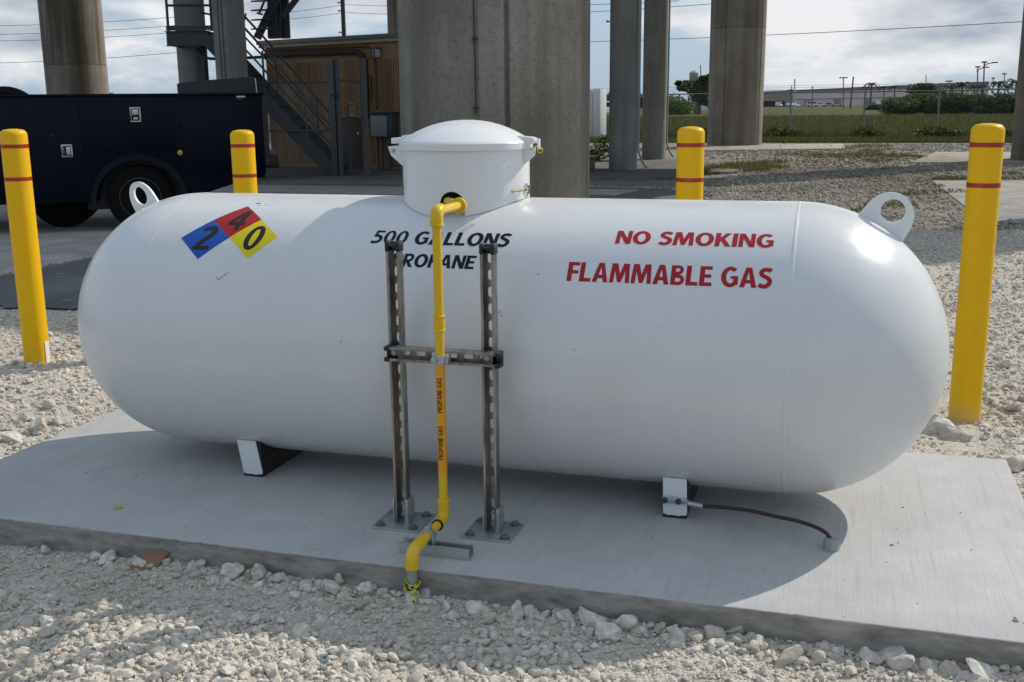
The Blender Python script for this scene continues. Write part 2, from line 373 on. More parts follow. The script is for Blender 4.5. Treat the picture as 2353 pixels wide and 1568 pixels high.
M['navy'] = plain('navy_truck_paint', (.0018, .003, .0105), .45, 0, .16, var=.35, scale=3)
M['navy_trim'] = plain('navy_fender_trim', (.009, .0115, .022), .5, 0, .2, var=.2)
M['tyre'] = plain('tyre_rubber', (.006, .006, .006), .9, 0, .2, var=.3, scale=20)
M['rim'] = plain('dull_rim', (.05, .05, .052), .6, .3, var=.2)
M['chrome'] = plain('latch_metal', (.55, .55, .53), .35, .6, var=.15, scale=30)
M['box_grey'] = plain('charcoal_box', (.022, .023, .024), .6, var=.2)
M['amber'] = plain('amber_lens', (.55, .45, .03), .25)
M['glass'] = plain('dark_glass', (.02, .025, .03), .08)
M['lamp_white'] = plain('pale_lens', (.6, .6, .58), .3)
M['red_lens'] = plain('red_lens', (.25, .01, .01), .3)
b = MatB('tan_plaster', (.2, .13, .08), .85, spec=.3); P = b.pos()
b.col(b.mix(b.ramp(b.noise(P, 1.4, 7), [(.35, 0), (.7, 1)]), (.26, .165, .095), (.40, .265, .165))); b.bump(b.noise(P, 45, 5), .2, .01); M['plaster'] = b.m
b = MatB('tan_ribbed_siding', (.24, .15, .085), .7, spec=.35); P = b.pos(); st = b.noise(b.pos((3, 3, .3)), 1, 6)
b.col(b.mix(b.ramp(st, [(.35, 0), (.7, 1)]), (.29, .175, .095), (.52, .335, .19))); M['siding'] = b.m
M['trim'] = plain('tan_roof_trim', (.42, .315, .215), .7, var=.15, scale=2)
M['flashing'] = plain('grey_roof_flashing', (.16, .165, .165), .5, .2, var=.15)
M['rust_pipe'] = plain('rusty_conduit', (.065, .042, .028), .7, .1, var=.35)
M['grey_paint'] = plain('grey_steel_paint', (.065, .07, .075), .5, var=.18, scale=4)
M['dark_steel'] = plain('dark_steel_paint', (.045, .048, .052), .55, var=.25, scale=4)
M['door'] = plain('brown_door', (.07, .045, .03), .6, var=.2)
M['panel_grey'] = plain('grey_enclosure', (.27, .30, .30), .5, var=.08)
M['sign_cream'] = plain('cream_sign', (.42, .38, .27), .55, var=.1)
M['ink'] = plain('black_ink', (.012, .012, .012), .6)
M['fence_post'] = plain('galvanised_fence_pipe', (.20, .205, .205), .55, .4, var=.2)
b = MatB('chain_link_wire', (.16, .165, .165), .5, .5); P = b.pos((1, 1, 1), 'object')
sx = b.n('ShaderNodeSeparateXYZ'); b.l(P, sx.inputs[0])
def tri(b, x): return b.math('ABSOLUTE', b.math('SUBTRACT', b.math('FRACT', x), .5))
u1 = b.math('MULTIPLY', b.math('ADD', sx.outputs[0], sx.outputs[2]), 14.0); u2 = b.math('MULTIPLY', b.math('SUBTRACT', sx.outputs[0], sx.outputs[2]), 14.0)
hit = b.math('MAXIMUM', b.math('LESS_THAN', tri(b, u1), .035), b.math('LESS_THAN', tri(b, u2), .035)); b.l(hit, b.p.inputs['Alpha']); M['mesh'] = b.m
b = MatB('warehouse_wall', (.3, .27, .26), .8); P = b.pos(); b.col(b.mix(b.noise(b.pos((.02, .02, .5)), 4, 4), (.72, .58, .56), (.80, .66, .635))); M['ware'] = b.m
M['ware_dark'] = plain('warehouse_band', (.24, .195, .185), .8, var=.15, scale=.3)
M['ware_brown'] = plain('warehouse_pilaster', (.34, .275, .25), .8, var=.15, scale=.3)
M['car_white'] = plain('white_car_paint', (.72, .73, .74), .25, var=.03)
M['car_silver'] = plain('silver_car_paint', (.42, .44, .45), .3, .4, var=.05)
M['car_green'] = plain('pale_green_car_paint', (.30, .36, .33), .3, .2, var=.05)
M['cabinet'] = plain('white_cabinet_paint', (.66, .67, .65), .5, var=.06)
M['pole_white'] = plain('pale_pole', (.5, .5, .5), .6)
M['pole_dark'] = plain('dark_pole', (.035, .033, .032), .75, var=.3)
M['insul'] = plain('grey_insulator', (.35, .35, .36), .3)
M['cardboard'] = plain('brown_cardboard', (.23, .13, .075), .85, var=.2, scale=30)
M['blue_litter'] = plain('blue_plastic', (.03, .09, .28), .4)
M['pale_litter'] = plain('pale_blue_plastic', (.35, .45, .6), .4)
b = MatB('caution_tape', (.6, .55, .03), .4); P = b.pos((1, 1, 1), 'object'); b.col(b.ramp(b.noise(P, 90, 2), [(.5, (.62, .58, .04)), (.56, (.02, .02, .02))])); M['ctape'] = b.m
M['spot'] = plain('yellow_paint_spot', (.38, .36, .06), .8)
M['check'] = plain('pencil_mark', (.14, .14, .14), .6)
M['bird'] = plain('dark_feathers', (.03, .03, .03), .8)

# ------------------------------------------------------------------ ground
XL, XR, YF, YB = -1.776, 1.802, -0.844, 0.617        # the tank pad
def vnoise(x, y, s, seed):                            # smooth value noise on arrays
    g = np.random.default_rng(seed).random((256, 256)); x = x * s; y = y * s
    xi = np.floor(x).astype(int); yi = np.floor(y).astype(int); fx = x - xi; fy = y - yi
    fx = fx * fx * (3 - 2 * fx); fy = fy * fy * (3 - 2 * fy)
    a = g[xi % 256, yi % 256]; b_ = g[(xi + 1) % 256, yi % 256]; c_ = g[xi % 256, (yi + 1) % 256]; d_ = g[(xi + 1) % 256, (yi + 1) % 256]
    return (a * (1 - fx) + b_ * fx) * (1 - fy) + (c_ * (1 - fx) + d_ * fx) * fy - .5
def ground_h(x, y):
    h = .045 * vnoise(x, y, .9, 1) + .03 * vnoise(x, y, 3.1, 2) + .016 * vnoise(x, y, 9, 3)
    e = np.maximum(np.maximum(XL - x, x - XR), np.maximum(YF - y, y - YB))
    ef = np.clip(YF - y, 0, None); up = np.where(y < YF + .05, .034 * np.clip((x + 1.7) / 1.2, 0, 1) * np.exp(-ef / .45), 0)
    return G + h * np.clip(.35 + e * 1.2, .2, 1) + up
def paved(x, y):                                      # asphalt reach
    return (y > 2.72 + .16 * (x + 4.5) + .12 * vnoise(x, y, 2.5, 8)) & (x < -1.0 + .5 * vnoise(x, y, 1.3, 9)) & (y < 14.6)
MB().add([(-3000, -600, G - .03), (3000, -600, G - .03), (3000, 5000, G - .03), (-3000, 5000, G - .03)], [(0, 1, 2, 3)]).build('ground', M['ground'])['kind'] = 'structure'
nx, ny = 520, 520
gx = np.linspace(-5.6, 7.5, nx); gy = np.linspace(-2.2, 9.5, ny)
X, Y = np.meshgrid(gx, gy); Z = ground_h(X, Y) + .006 * (rng.random(X.shape) - .5)
edge = np.minimum(np.minimum(X + 5.6 + .3, 7.5 - X), np.minimum(Y + 2.2, 9.5 - Y)); Z -= np.clip(.35 - edge, 0, .35) * .3
Z = np.where((X > XL + .03) & (X < XR - .03) & (Y > YF + .03) & (Y < YB - .03), G - .02, Z)
Z = np.where(paved(X, Y), np.minimum(Z, G - .012), Z)
idx = np.arange(nx * ny).reshape(ny, nx)
F = np.stack([idx[:-1, :-1], idx[:-1, 1:], idx[1:, 1:], idx[1:, :-1]], -1).reshape(-1, 4)
big_mesh('gravel_bed', np.stack([X, Y, Z], -1).reshape(-1, 3), F, M['fines'], smooth=True)['kind'] = 'structure'

# asphalt between the pad and the piers, concrete paving beyond
nx, ny = 150, 180
gx = np.linspace(-22, .2, nx); gy = np.linspace(2.0, 14.8, ny); X, Y = np.meshgrid(gx, gy)
ok = paved(X, Y) & ((X > -5.68 + .12 * vnoise(X, Y, 1.7, 71)) | (Y > 11.2)); idx = np.arange(nx * ny).reshape(ny, nx)
m = ok[:-1, :-1] & ok[:-1, 1:] & ok[1:, 1:] & ok[1:, :-1]
F = np.stack([idx[:-1, :-1], idx[:-1, 1:], idx[1:, 1:], idx[1:, :-1]], -1)[m]
big_mesh('asphalt', np.stack([X, Y, np.full_like(X, G + .004)], -1).reshape(-1, 3), F, M['asphalt'], smooth=True)['kind'] = 'structure'
def slab(name, pts, z, mat, th=.12):
    o = MB().prism(pts, (0, 0, z - th), (1, 0, 0), (0, 1, 0), (0, 0, th)).build(name, mat, bevel=.008); o['kind'] = 'structure'; return o
slab('concrete_paving', [(-22, 1.0), (-5.62, 1.4), (-5.72, 7.0), (-5.66, 11.4), (-22, 11.4)], G - .026, M['slab'], .3)
slab('concrete_paving', [(-22, 12.6), (-5.0, 12.6), (-2.2, 13.1), (-2.0, 14.1), (-22, 14.2)], G + .02, M['slab'])
gq = lambda *P: [tuple(gpt(px, py)[:2]) for px, py in P]
slab('concrete_paving', [(-22, 15.2)] + gq((1354, 411), (1560, 410), (1640, 378), (1610, 369)) + [(-22, 25)], G + .02, M['slab_shaded'])
slab('concrete_paving', gq((2141, 413), (2222, 474), (2262, 506)) + [(12, 10.5), (12, 18.6)], G - .016, M['slab'], .1)
slab('concrete_paving', gq((1560, 347), (1941, 342), (1938, 331), (1560, 334)), G + .01, M['slab_tan'], .1)
slab('concrete_paving', gq((2092, 374), (2420, 372), (2420, 350), (2150, 350)), G + .01, M['slab_tan'], .1)
# dark dirt line where the paving meets the asphalt
V = []; Fq = []; n_ = 60
for i in range(n_):
    y = 3.1 + i * .12; w = .10 + .10 * random.random()
    V += [(-6.12 - w, y, G + .037), (-5.85 + w * .8, y + .02, G + .009)]
    if i: Fq.append((2 * i - 2, 2 * i - 1, 2 * i + 1, 2 * i))

# ------------------------------------------------------------------ gravel stones
def ico(sub):
    bm = bmesh.new(); bmesh.ops.create_icosphere(bm, subdivisions=sub, radius=1.0)
    bm.verts.ensure_lookup_table(); v = np.array([q.co[:] for q in bm.verts]); f = np.array([[q.index for q in a.verts] for a in bm.faces]); bm.free(); return v, f
def chip(v, k, r):                                    # a broken stone: a sphere cut by random planes
    n = r.normal(size=(k, 3)); n /= np.linalg.norm(n, axis=1)[:, None]; h = r.uniform(.55, 1.0, k)
    d = v @ n.T; q = np.where(d > 1e-3, h[None, :] / np.maximum(d, 1e-3), 9.0).min(1); q = np.minimum(q, 1.25)
    return v * q[:, None] * np.array([1, r.uniform(.7, 1), r.uniform(.55, .85)])
def stones(n, xr, yr, r0, r1, sub, keep=None, sink=.25, tint=(.15, 1)):
    v, f = ico(sub); var = [chip(v, 11 if sub < 3 else 15, rng) for _ in range(14)]
    x = rng.uniform(*xr, n); y = rng.uniform(*yr, n)
    k = ~((x > XL - .005) & (x < XR + .005) & (y > YF - .004) & (y < YB + .005))
    k &= ~paved(x, y + .0)
    if keep is not None: k &= keep(x, y)
    x, y = x[k], y[k]; n = len(x)
    s = r0 + (r1 - r0) * rng.random(n) ** 2.2; zz = ground_h(x, y) + s * (rng.uniform(-.35, .65, n)) * (1 - sink)
    q = rng.normal(size=(n, 4)); q /= np.linalg.norm(q, axis=1)[:, None]; w, a, b_, c_ = q.T
    Rm = np.stack([1 - 2 * (b_ * b_ + c_ * c_), 2 * (a * b_ - c_ * w), 2 * (a * c_ + b_ * w), 2 * (a * b_ + c_ * w), 1 - 2 * (a * a + c_ * c_), 2 * (b_ * c_ - a * w), 2 * (a * c_ - b_ * w), 2 * (b_ * c_ + a * w), 1 - 2 * (a * a + b_ * b_)], -1).reshape(n, 3, 3)
    pick = rng.integers(0, 14, n); B = np.array(var)[pick]
    V = np.einsum('nij,nvj->nvi', Rm, B) * s[:, None, None]; V[:, :, 2] *= .8; V += np.stack([x, y, zz], -1)[:, None, :]
    Fa = (f[None] + (np.arange(n) * len(v))[:, None, None]).reshape(-1, 3)
    t = np.repeat(np.clip(rng.normal(.62, .2, n), *tint), len(v))
    return V.reshape(-1, 3), Fa, t
parts = []
near = lambda x, y: (y < -.8) | (x < XL) | (x > XR) | (y > YB)
lump = lambda x, y: (vnoise(x, y, 2.3, 41) + vnoise(x, y, 6, 42) * .5 + np.clip((-1.05 - y) * 1.6, -.2, .6)) > .02
parts.append(stones(34000, (-1.3, 2.5), (-1.75, YF), .003, .0085, 1))
parts.append(stones(8500, (-1.3, 2.5), (-1.75, YF), .008, .020, 2, lump, tint=(.3, 1)))
parts.append(stones(2600, (-1.3, 2.5), (-1.75, YF), .007, .016, 2, tint=(.3, 1)))
parts.append(stones(760, (-1.3, 2.5), (-1.75, YF), .013, .029, 3, lump, tint=(.4, 1)))
parts.append(stones(700, (-.9, 2.5), (-.95, YF), .009, .024, 3, tint=(.35, 1)))
parts.append(stones(30000, (-5.2, XL), (-1.2, 3.4), .005, .013, 1))
parts.append(stones(7000, (-5.2, XL), (-1.2, 3.4), .010, .024, 1))
parts.append(stones(500, (-4.2, XL), (-1.0, 2.2), .018, .038, 2))
parts.append(stones(26000, (XR, 5.0), (-1.2, 4.5), .006, .015, 1))
parts.append(stones(5000, (XR, 5.0), (-1.2, 4.5), .012, .028, 1))
parts.append(stones(420, (XR, 4.2), (-.5, 3.0), .02, .045, 2))
parts.append(stones(9000, (-2.5, XR), (YB, 4.5), .007, .018, 1))
parts.append(stones(20000, (-1.5, 7.2), (4.0, 9.2), .010, .024, 1))
off = 0; Vs, Fs, Ts = [], [], []
for v, f, t in parts: Vs.append(v); Fs.append(f + off); Ts.append(t); off += len(v)
tag(big_mesh('gravel', np.concatenate(Vs), np.concatenate(Fs), M['rock'], np.concatenate(Ts)), 'loose crushed white limestone gravel spread around the concrete pad', 'gravel', kind='stuff')
# coarse gravel further back
def ground_far(x, y): return np.full_like(x, G - .027)
_gh = ground_h; ground_h = ground_far
_pv = paved; paved = lambda x, y: np.zeros(len(x), bool)
crumb = lambda x, y: _pv(x, y) & ((vnoise(x, y, 1.1, 61) + .9 * np.exp(-np.clip(y - 2.72 - .16 * (x + 4.5), 0, 9) / .35)) > .22)
cr = stones(14000, (-5.6, -1.5), (2.4, 6.5), .005, .017, 1, crumb, tint=(.02, .7))
cr2 = stones(5000, (-5.98, -5.42), (2.2, 8.5), .008, .026, 1, lambda x, y: abs(x + 5.68 + .16 * vnoise(x, y, 1.9, 72)) < .07 + .09 * vnoise(x, y, 3, 73), tint=(0, .25)); paved = _pv
keepf = lambda x, y: ~((x > 2.72) & (y > 10.6) & (y < 18)) & ~((x < -1) & (y < 25)) & ~((x > 3) & (y > 23.5) & (y < 29))
parts = [stones(26000, (-1.6, 9), (9.0, 22), .016, .042, 1, keepf, tint=(.02, .75)), stones(9000, (-3, 9), (21, 36), .025, .06, 1, keepf, tint=(.02, .7)), stones(2500, (-6.5, -1), (14.3, 15.3), .015, .04, 1, None, tint=(.02, .6)), cr, cr2]
off = 0; Vs, Fs, Ts = [], [], []
for v, f, t in parts: Vs.append(v); Fs.append(f + off); Ts.append(t); off += len(v)
tag(big_mesh('coarse_gravel', np.concatenate(Vs), np.concatenate(Fs), M['coarse'], np.concatenate(Ts)), 'coarse grey brown gravel stretching back towards the fence', 'gravel', kind='stuff')
ground_h = _gh

# larger single stones
rock_me = []
v4, f4 = ico(4)
for i in range(10):
    rr = np.random.default_rng(100 + i); q = chip(v4, 13, rr)
    nn = sum(.09 / k * np.sin(q @ rr.normal(size=3) * 4 * k + rr.random() * 6) for k in (1, 1.7, 2.6, 4)); q = q * (1 + nn[:, None] * .55)
    me = bpy.data.meshes.new('rock'); me.from_pydata(q.tolist(), [], f4.tolist()); me.shade_smooth(); me.set_sharp_from_angle(angle=R_(28)); me.materials.append(M['bigrock']); rock_me.append(me)
def rock(x, y, s, sc3=(1, 1, 1), rot=None, label=None, group=None, k=None, dz=.25):
    o = bpy.data.objects.new('limestone_rock', rock_me[random.randrange(10) if k is None else k]); sc.collection.objects.link(o)
    z = float(ground_h(np.array([x]), np.array([y]))[0])
    o.location = (x, y, z + s * sc3[2] * dz); o.scale = tuple(s * q for q in sc3)
    o.rotation_euler = rot if rot else (random.uniform(-.5, .5), random.uniform(-.5, .5), random.uniform(0, 6.28))
    tag(o, label or 'white limestone rock lying in the gravel along the front edge of the concrete pad', 'rock', group or 'rocks along the front edge of the pad'); return o
FE = YF - .012
EDGE = 'rocks along the front edge of the pad'
for px, py, s in ((545, 1318, .024), (625, 1308, .022), (588, 1322, .02), (650, 1330, .018), (800, 1325, .026), (870, 1335, .022), (1100, 1395, .024), (1190, 1410, .028), (1238, 1395, .024), (1310, 1405, .024), (1365, 1420, .03), (1470, 1425, .022), (1520, 1430, .02), (1440, 1440, .02), (1640, 1462, .022), (1700, 1470, .02), (1745, 1480, .022), (1555, 1470, .024), (2000, 1500, .024), (2060, 1512, .026), (2130, 1515, .02), (2180, 1540, .024), (1400, 1465, .022), (1280, 1450, .02), (700, 1345, .016), (460, 1300, .018), (230, 1275, .018), (120, 1255, .016)):
    p = gpt(px, py, G + .03); rock(p.x, min(p.y, FE - s * 1.1), s * random.uniform(1.0, 1.5), dz=random.uniform(.2, .5))
for px, py in ((560, 1370), (700, 1395), (742, 1420), (905, 1372), (860, 1400), (1050, 1440), (1130, 1450), (1160, 1480), (1210, 1500), (1330, 1490), (1430, 1530), (1500, 1500), (1580, 1530), (1660, 1530), (1750, 1550), (1880, 1560), (2090, 1560), (520, 1450), (250, 1440), (90, 1400), (180, 1350), (620, 1530), (980, 1520), (60, 1500)):
    s = .012 + .012 * ((px * 7 + py * 3) % 10) / 10
    p = gpt(px, py, G + .02); rock(p.x, p.y, s, label='pale rock lying loose in the foreground gravel away from the pad edge', group='loose rocks in the foreground')
p = gpt(372, 1290); rock(p.x, min(p.y, FE - .03), .034, (1.1, .8, .75), label='large pale rock beside the brown cardboard scrap at the pad edge')
p = gpt(300, 1272); q = rock(p.x, min(p.y, FE - .02), .036, (1.2, .8, .8), label='large rock with a yellow paint mark at the pad edge')
p = gpt(780, 1362); rock(p.x, p.y, .03, (.75, .8, 1.25), (.1, .1, .4), 'rounded upright white rock to the left of where the yellow pipe enters the gravel')
p = gpt(1000, 1338); rock(p.x, FE - .03, .028, (1, .9, 1.15), (.2, -.3, 1.1), 'pointed white rock just right of where the yellow pipe enters the gravel')
p = gpt(1912, 1500); rock(p.x, p.y, .034, (.7, .7, 1.55), (.1, .08, .2), 'tall narrow white rock standing on end near the right end of the pad edge', dz=.6)
p = gpt(2033, 1535); rock(p.x, p.y, .036, (1, 1, .9), None, 'brownish rounded rock below the right end of the pad', k=3)
p = gpt(2245, 1520); rock(p.x, min(p.y, FE - .03), .042, (1.3, .9, .75), None, 'broad white rock by the lower right corner of the view')
p = gpt(1690, 1480); rock(p.x, p.y, .026, (1, 1, 1), None, 'greyish brown rock among white ones along the front pad edge', k=6)
for px, py, s, lab in ((1810, 1540, .034, 'broad white rock in the sunny gravel left of the tall narrow rock'), (340, 1480, .03, 'pale rock at the edge of the tank shadow in the foreground gravel'), (390, 1555, .036, 'large rounded rock at the bottom edge of the foreground gravel'), (830, 1415, .026, 'flat pale stone in the shaded gravel before the pad'), (305, 1372, .024, 'smooth grey stone lying flat in the shaded gravel')):
    p = gpt(px, py); rock(p.x, p.y, s, (1.2, .9, .7), label=lab, group='stones in the foreground gravel')
for px, py, s, lab in ((2148, 985, .085, 'biggest white rock behind the right end of the pad beside the tank head'), (2195, 1000, .06, 'grey rock beside the biggest rock behind the pad'), (2330, 1075, .07, 'white rock just outside the rear right corner of the pad'), (90, 1000, .06, 'large rock in the gravel by the rear left side of the pad'), (30, 1020, .05, 'medium rock at the left frame edge near the pad'), (140, 985, .045, 'pale rock close to the left pad edge')):
    p = gpt(px, py)
    rock(p.x, max(p.y, YB + .05) if p.x > -1.5 and p.x < XR else p.y, s, (1.1, .9, .75), label=lab, group='rocks behind the pad')
# litter
p = gpt(345, 1308); o = MB().add([(0, 0, .035), (.075, .04, .042), (.055, -.05, -.005), (-.03, -.055, -.005), (0, 0, .031), (.075, .04, .038), (.055, -.05, -.009), (-.03, -.055, -.009)], ((0, 1, 2, 3), (7, 6, 5, 4), (0, 4, 5, 1), (1, 5, 6, 2), (2, 6, 7, 3), (3, 7, 4, 0))).build('cardboard_scrap', M['cardboard'], loc=(p.x, p.y - .02, p.z + .030))
tag(o, 'torn brown cardboard scrap wedged between rocks at the pad edge', 'litter')
def crumple(px, py, s, mat, label):
    p = gpt(px, py); mb = MB()
    for i in range(7):
        c = Vector((p.x, p.y, p.z + .012)) + Vector((random.uniform(-s, s), random.uniform(-s, s) * .6, random.uniform(0, s * .6)))
        a, b_ = Vector([random.uniform(-1, 1) for _ in range(3)]) * s * .7, Vector([random.uniform(-1, 1) for _ in range(3)]) * s * .5
        n_ = a.cross(b_).normalized() * .001
        mb.add([c - a - b_, c + a - b_, c + a + b_, c - a + b_, c - a - b_ + n_, c + a - b_ + n_, c + a + b_ + n_, c - a + b_ + n_], ((0, 1, 2, 3), (7, 6, 5, 4), (0, 4, 5, 1), (1, 5, 6, 2), (2, 6, 7, 3), (3, 7, 4, 0)))
    tag(mb.build('plastic_scrap', mat), label, 'litter', 'bits of plastic litter')
crumple(206, 1516, .014, M['blue_litter'], 'small crumpled deep blue plastic scrap in the sunny foreground gravel')
crumple(745, 1530, .013, M['pale_litter'], 'small pale blue plastic scrap in the foreground gravel')

# ------------------------------------------------------------------ concrete pad
def ragged(a_, b_, n, out, amp):
    P = []; a_, b_, out = Vector(a_), Vector(b_), Vector(out)
    for i in range(n):
        t = i / n; j = amp * (.5 * math.sin(t * 61) + .4 * math.sin(t * 143 + 1) + random.uniform(-.6, .6))
        if random.random() < .05: j -= amp * random.uniform(1.5, 3.5)
        P.append(tuple(a_.lerp(b_, t) + out * (min(j, amp) if 0 < i else 0)))
    return P
outl = ragged((XL, YF), (XR, YF), 260, (0, -1), .0013) + ragged((XR, YF), (XR, YB), 60, (1, 0), .0012) + ragged((XR, YB), (XL, YB), 60, (0, 1), .0012) + ragged((XL, YB), (XL, YF), 60, (-1, 0), .0012)
po = MB().prism(outl, (0, 0, G - .1), (1, 0, 0), (0, 1, 0), (0, 0, .1 - G)).build('concrete_pad', M['pad'], smooth=50)
bm = bmesh.new(); bm.from_mesh(po.data)
tope = [e for e in bm.edges if all(abs(v.co.z) < 1e-5 for v in e.verts)]
bmesh.ops.bevel(bm, geom=tope, offset=.006, segments=3, affect='EDGES', profile=.5, clamp_overlap=True)
bm.to_mesh(po.data); bm.free(); po.data.shade_smooth(); po.data.set_sharp_from_angle(angle=R_(50))
tag(po, 'pale broom finished concrete pad carrying the white propane tank', 'concrete pad')
sp = MB().lathe([(0, .0012), (.014, .001), (.017, 0)], 14, (-1.022, -.669, .0006)).build('paint_spot', M['spot'], po)

# ------------------------------------------------------------------ propane tank
TR, TL, TZ, TY = 0.46266, 3.03955, 0.50667, 0.00415
H = TL / 2 - TR
tank = empty('propane_tank', (0, 0, 0), TY, 'large white horizontal propane tank with rounded ends on the concrete pad', 'propane tank')
prof = []
for i in range(49):
    a = -math.pi / 2 + math.pi / 2 * i / 48; prof.append((max(TR * math.cos(a), 0), -H + TR * math.sin(a)))
for i in range(1, 24): prof.append((TR, -H + 2 * H * i / 24))
for i in range(49):
    a = math.pi / 2 * i / 48; prof.append((max(TR * math.cos(a), 0), H + TR * math.sin(a)))
MX = Matrix(((0, 0, 1), (0, 1, 0), (-1, 0, 0)))     # lathe axis -> x
MB().lathe(prof, 160, (0, 0, TZ), MX).build('shell', M['tank'], tank, smooth=60)
def seam(x, w=.007, h=.0014):
    mb = MB(); n = 140; vs = []; fs = []
    for k in range(n):
        a = 2 * math.pi * k / n; j = 1 + .22 * math.sin(a * 23) + .15 * math.sin(a * 51)
        for dx, dr in ((-w, -.001), (-w * .5, h * .7 * j), (0, h * j), (w * .5, h * .7 * j), (w, -.001)):
            r = TR + dr; vs.append((x + dx, r * math.cos(a), TZ + r * math.sin(a)))
    for k in range(n):
        for i in range(4): fs.append((k * 5 + i, k * 5 + i + 1, ((k + 1) % n) * 5 + i + 1, ((k + 1) % n) * 5 + i))
    return mb.add(vs, fs).build('weld_seam', M['tank'], tank, smooth=80)
seam(-H, .006, .0006); seam(H)
# lifting lugs: flat D shaped plates with an eye, standing on the heads
def lug(sgn):
    mid = R_(58 if sgn > 0 else 60); c = Vector((sgn * (H + TR * math.cos(mid)), 0, TZ + TR * math.sin(mid))); nr = Vector((sgn * math.cos(mid), 0, math.sin(mid))); tg = Vector((nr.z * 1, 0, -nr.x))
    k_ = .70 if sgn < 0 else 1.0
    out = [(-.078 * k_, -.02)]; n = 26
    for i in range(n + 1):
        a = math.pi - math.pi * i / n; out.append((.074 * k_ * math.cos(a), .028 + .082 * math.sin(a)))
    out.append((.078 * k_, -.02)); hole = [(.036 * math.cos(2 * math.pi * i / 28), .042 + .03 * math.sin(2 * math.pi * i / 28)) for i in range(28)]
    N = 28; th = .0055; vs = []; fs = []
    # ring between hole and outline sampled by angle about the eye
    def edgept(a):
        best = None; o0 = Vector((0, .056)); d = Vector((math.cos(a), math.sin(a)))
        m = len(out)
        for i in range(m):
            p, q = Vector(out[i]), Vector(out[(i + 1) % m]); e = q - p; den = d.x * e.y - d.y * e.x
            if abs(den) < 1e-9: continue
            w = p - o0; t = (w.x * e.y - w.y * e.x) / den; s = (w.x * d.y - w.y * d.x) / den
            if t > 0 and -1e-6 <= s <= 1 + 1e-6: best = t if best is None else min(best, t)
        return o0 + d * best
    N = 48
    for side in (-1, 1):
        for i in range(N):
            a = 2 * math.pi * i / N; h_ = Vector((.036 * k_ * math.cos(a), .056 + .035 * math.sin(a))); e = edgept(a)
            for q in (h_, e): vs.append(c + tg * q.x + nr * q.y + Vector((0, th * side, 0)))
    for i in range(N):
        j = (i + 1) % N
        fs.append((2 * i, 2 * i + 1, 2 * j + 1, 2 * j)); k = 2 * N
        fs.append((k + 2 * j, k + 2 * j + 1, k + 2 * i + 1, k + 2 * i))
        fs.append((2 * i + 1, k + 2 * i + 1, k + 2 * j + 1, 2 * j + 1)); fs.append((2 * j, k + 2 * j, k + 2 * i, 2 * i))
    return MB().add(vs, fs).build('lifting_lug', M['white'], tank, smooth=30)
lug(-1); lug(1)
# filler dome with hinged lid
DX, DR, DZ = -.033, .2125, 1.148
def tank_z(x, y): return TZ + math.sqrt(max(TR * TR - y * y, 0)) + .002
hx, hw, hz = -.012, .041, .962                        # pipe opening: centre x, half width, springing height
cols = []; n = 120
hole_a = []
for i in range(n): cols.append((2 * math.pi * i / n, None))
a0 = math.atan2(-1, 0) ; th_l = -math.acos(max(-1, min(1, (hx - hw - DX) / DR))); th_r = -math.acos((hx + hw - DX) / DR)
th_l %= 2 * math.pi; th_r %= 2 * math.pi
full = sorted([a for a, _ in cols if not (th_l < a < th_r)] + [th_l, th_r]); arch = [th_l + (th_r - th_l) * i / 14 for i in range(15)]
def dome_wall(r, flip):
    mb = []
    for a in full: x, y = DX + r * math.cos(a), r * math.sin(a); mb.append((a, tank_z(x, y)))
    return mb
dome_v = []; dome_f = []
def strip(angs, botf, r):
    b0 = len(dome_v)
    for a in angs:
        x, y = DX + r * math.cos(a), r * math.sin(a); zb = botf(a, x, y)
        for k in range(5): dome_v.append((x, y, zb + (DZ - zb) * k / 4))
    return b0
for r in (DR, DR - .005):
    order = [a for a in full if a >= th_r - 1e-9] + [a for a in full if a <= th_l + 1e-9]
    b0 = strip(order, lambda a, x, y: tank_z(x, y), r)
    for i in range(len(order) - 1):
        for k in range(4): dome_f.append((b0 + i * 5 + k, b0 + (i + 1) * 5 + k, b0 + (i + 1) * 5 + k + 1, b0 + i * 5 + k + 1))
    b1 = strip(arch, lambda a, x, y: hz + math.sqrt(max(hw * hw - (x - hx) ** 2, 0)) if hw > abs(x - hx) else hz, r)
    for i in range(len(arch) - 1):
        for k in range(4): dome_f.append((b1 + i * 5 + k, b1 + (i + 1) * 5 + k, b1 + (i + 1) * 5 + k + 1, b1 + i * 5 + k + 1))
dome = MB().add(dome_v, dome_f).build('dome', M['white'], tank, smooth=50)
LR = .224
lp = [(LR - .004, DZ - .018), (LR, DZ - .016), (LR, DZ + .004), (LR - .004, DZ + .009)]
for i in range(1, 25):
    t = i / 24; lp.append(((LR - .006) * math.cos(t * math.pi / 2) ** 1.0 if False else (LR - .006) * (1 - t), DZ + .009 + .068 * (1 - (1 - t) ** 2.2)))
MB().lathe(lp, 120, (DX, 0, 0)).build('lid', M['white'], dome, smooth=28)
MB().lathe([(.026, 0), (.026, .003), (.0, .003)], 24, (DX - .005, .03, DZ + .0735)).build('lid_cap', M['grey_pvc'], dome)
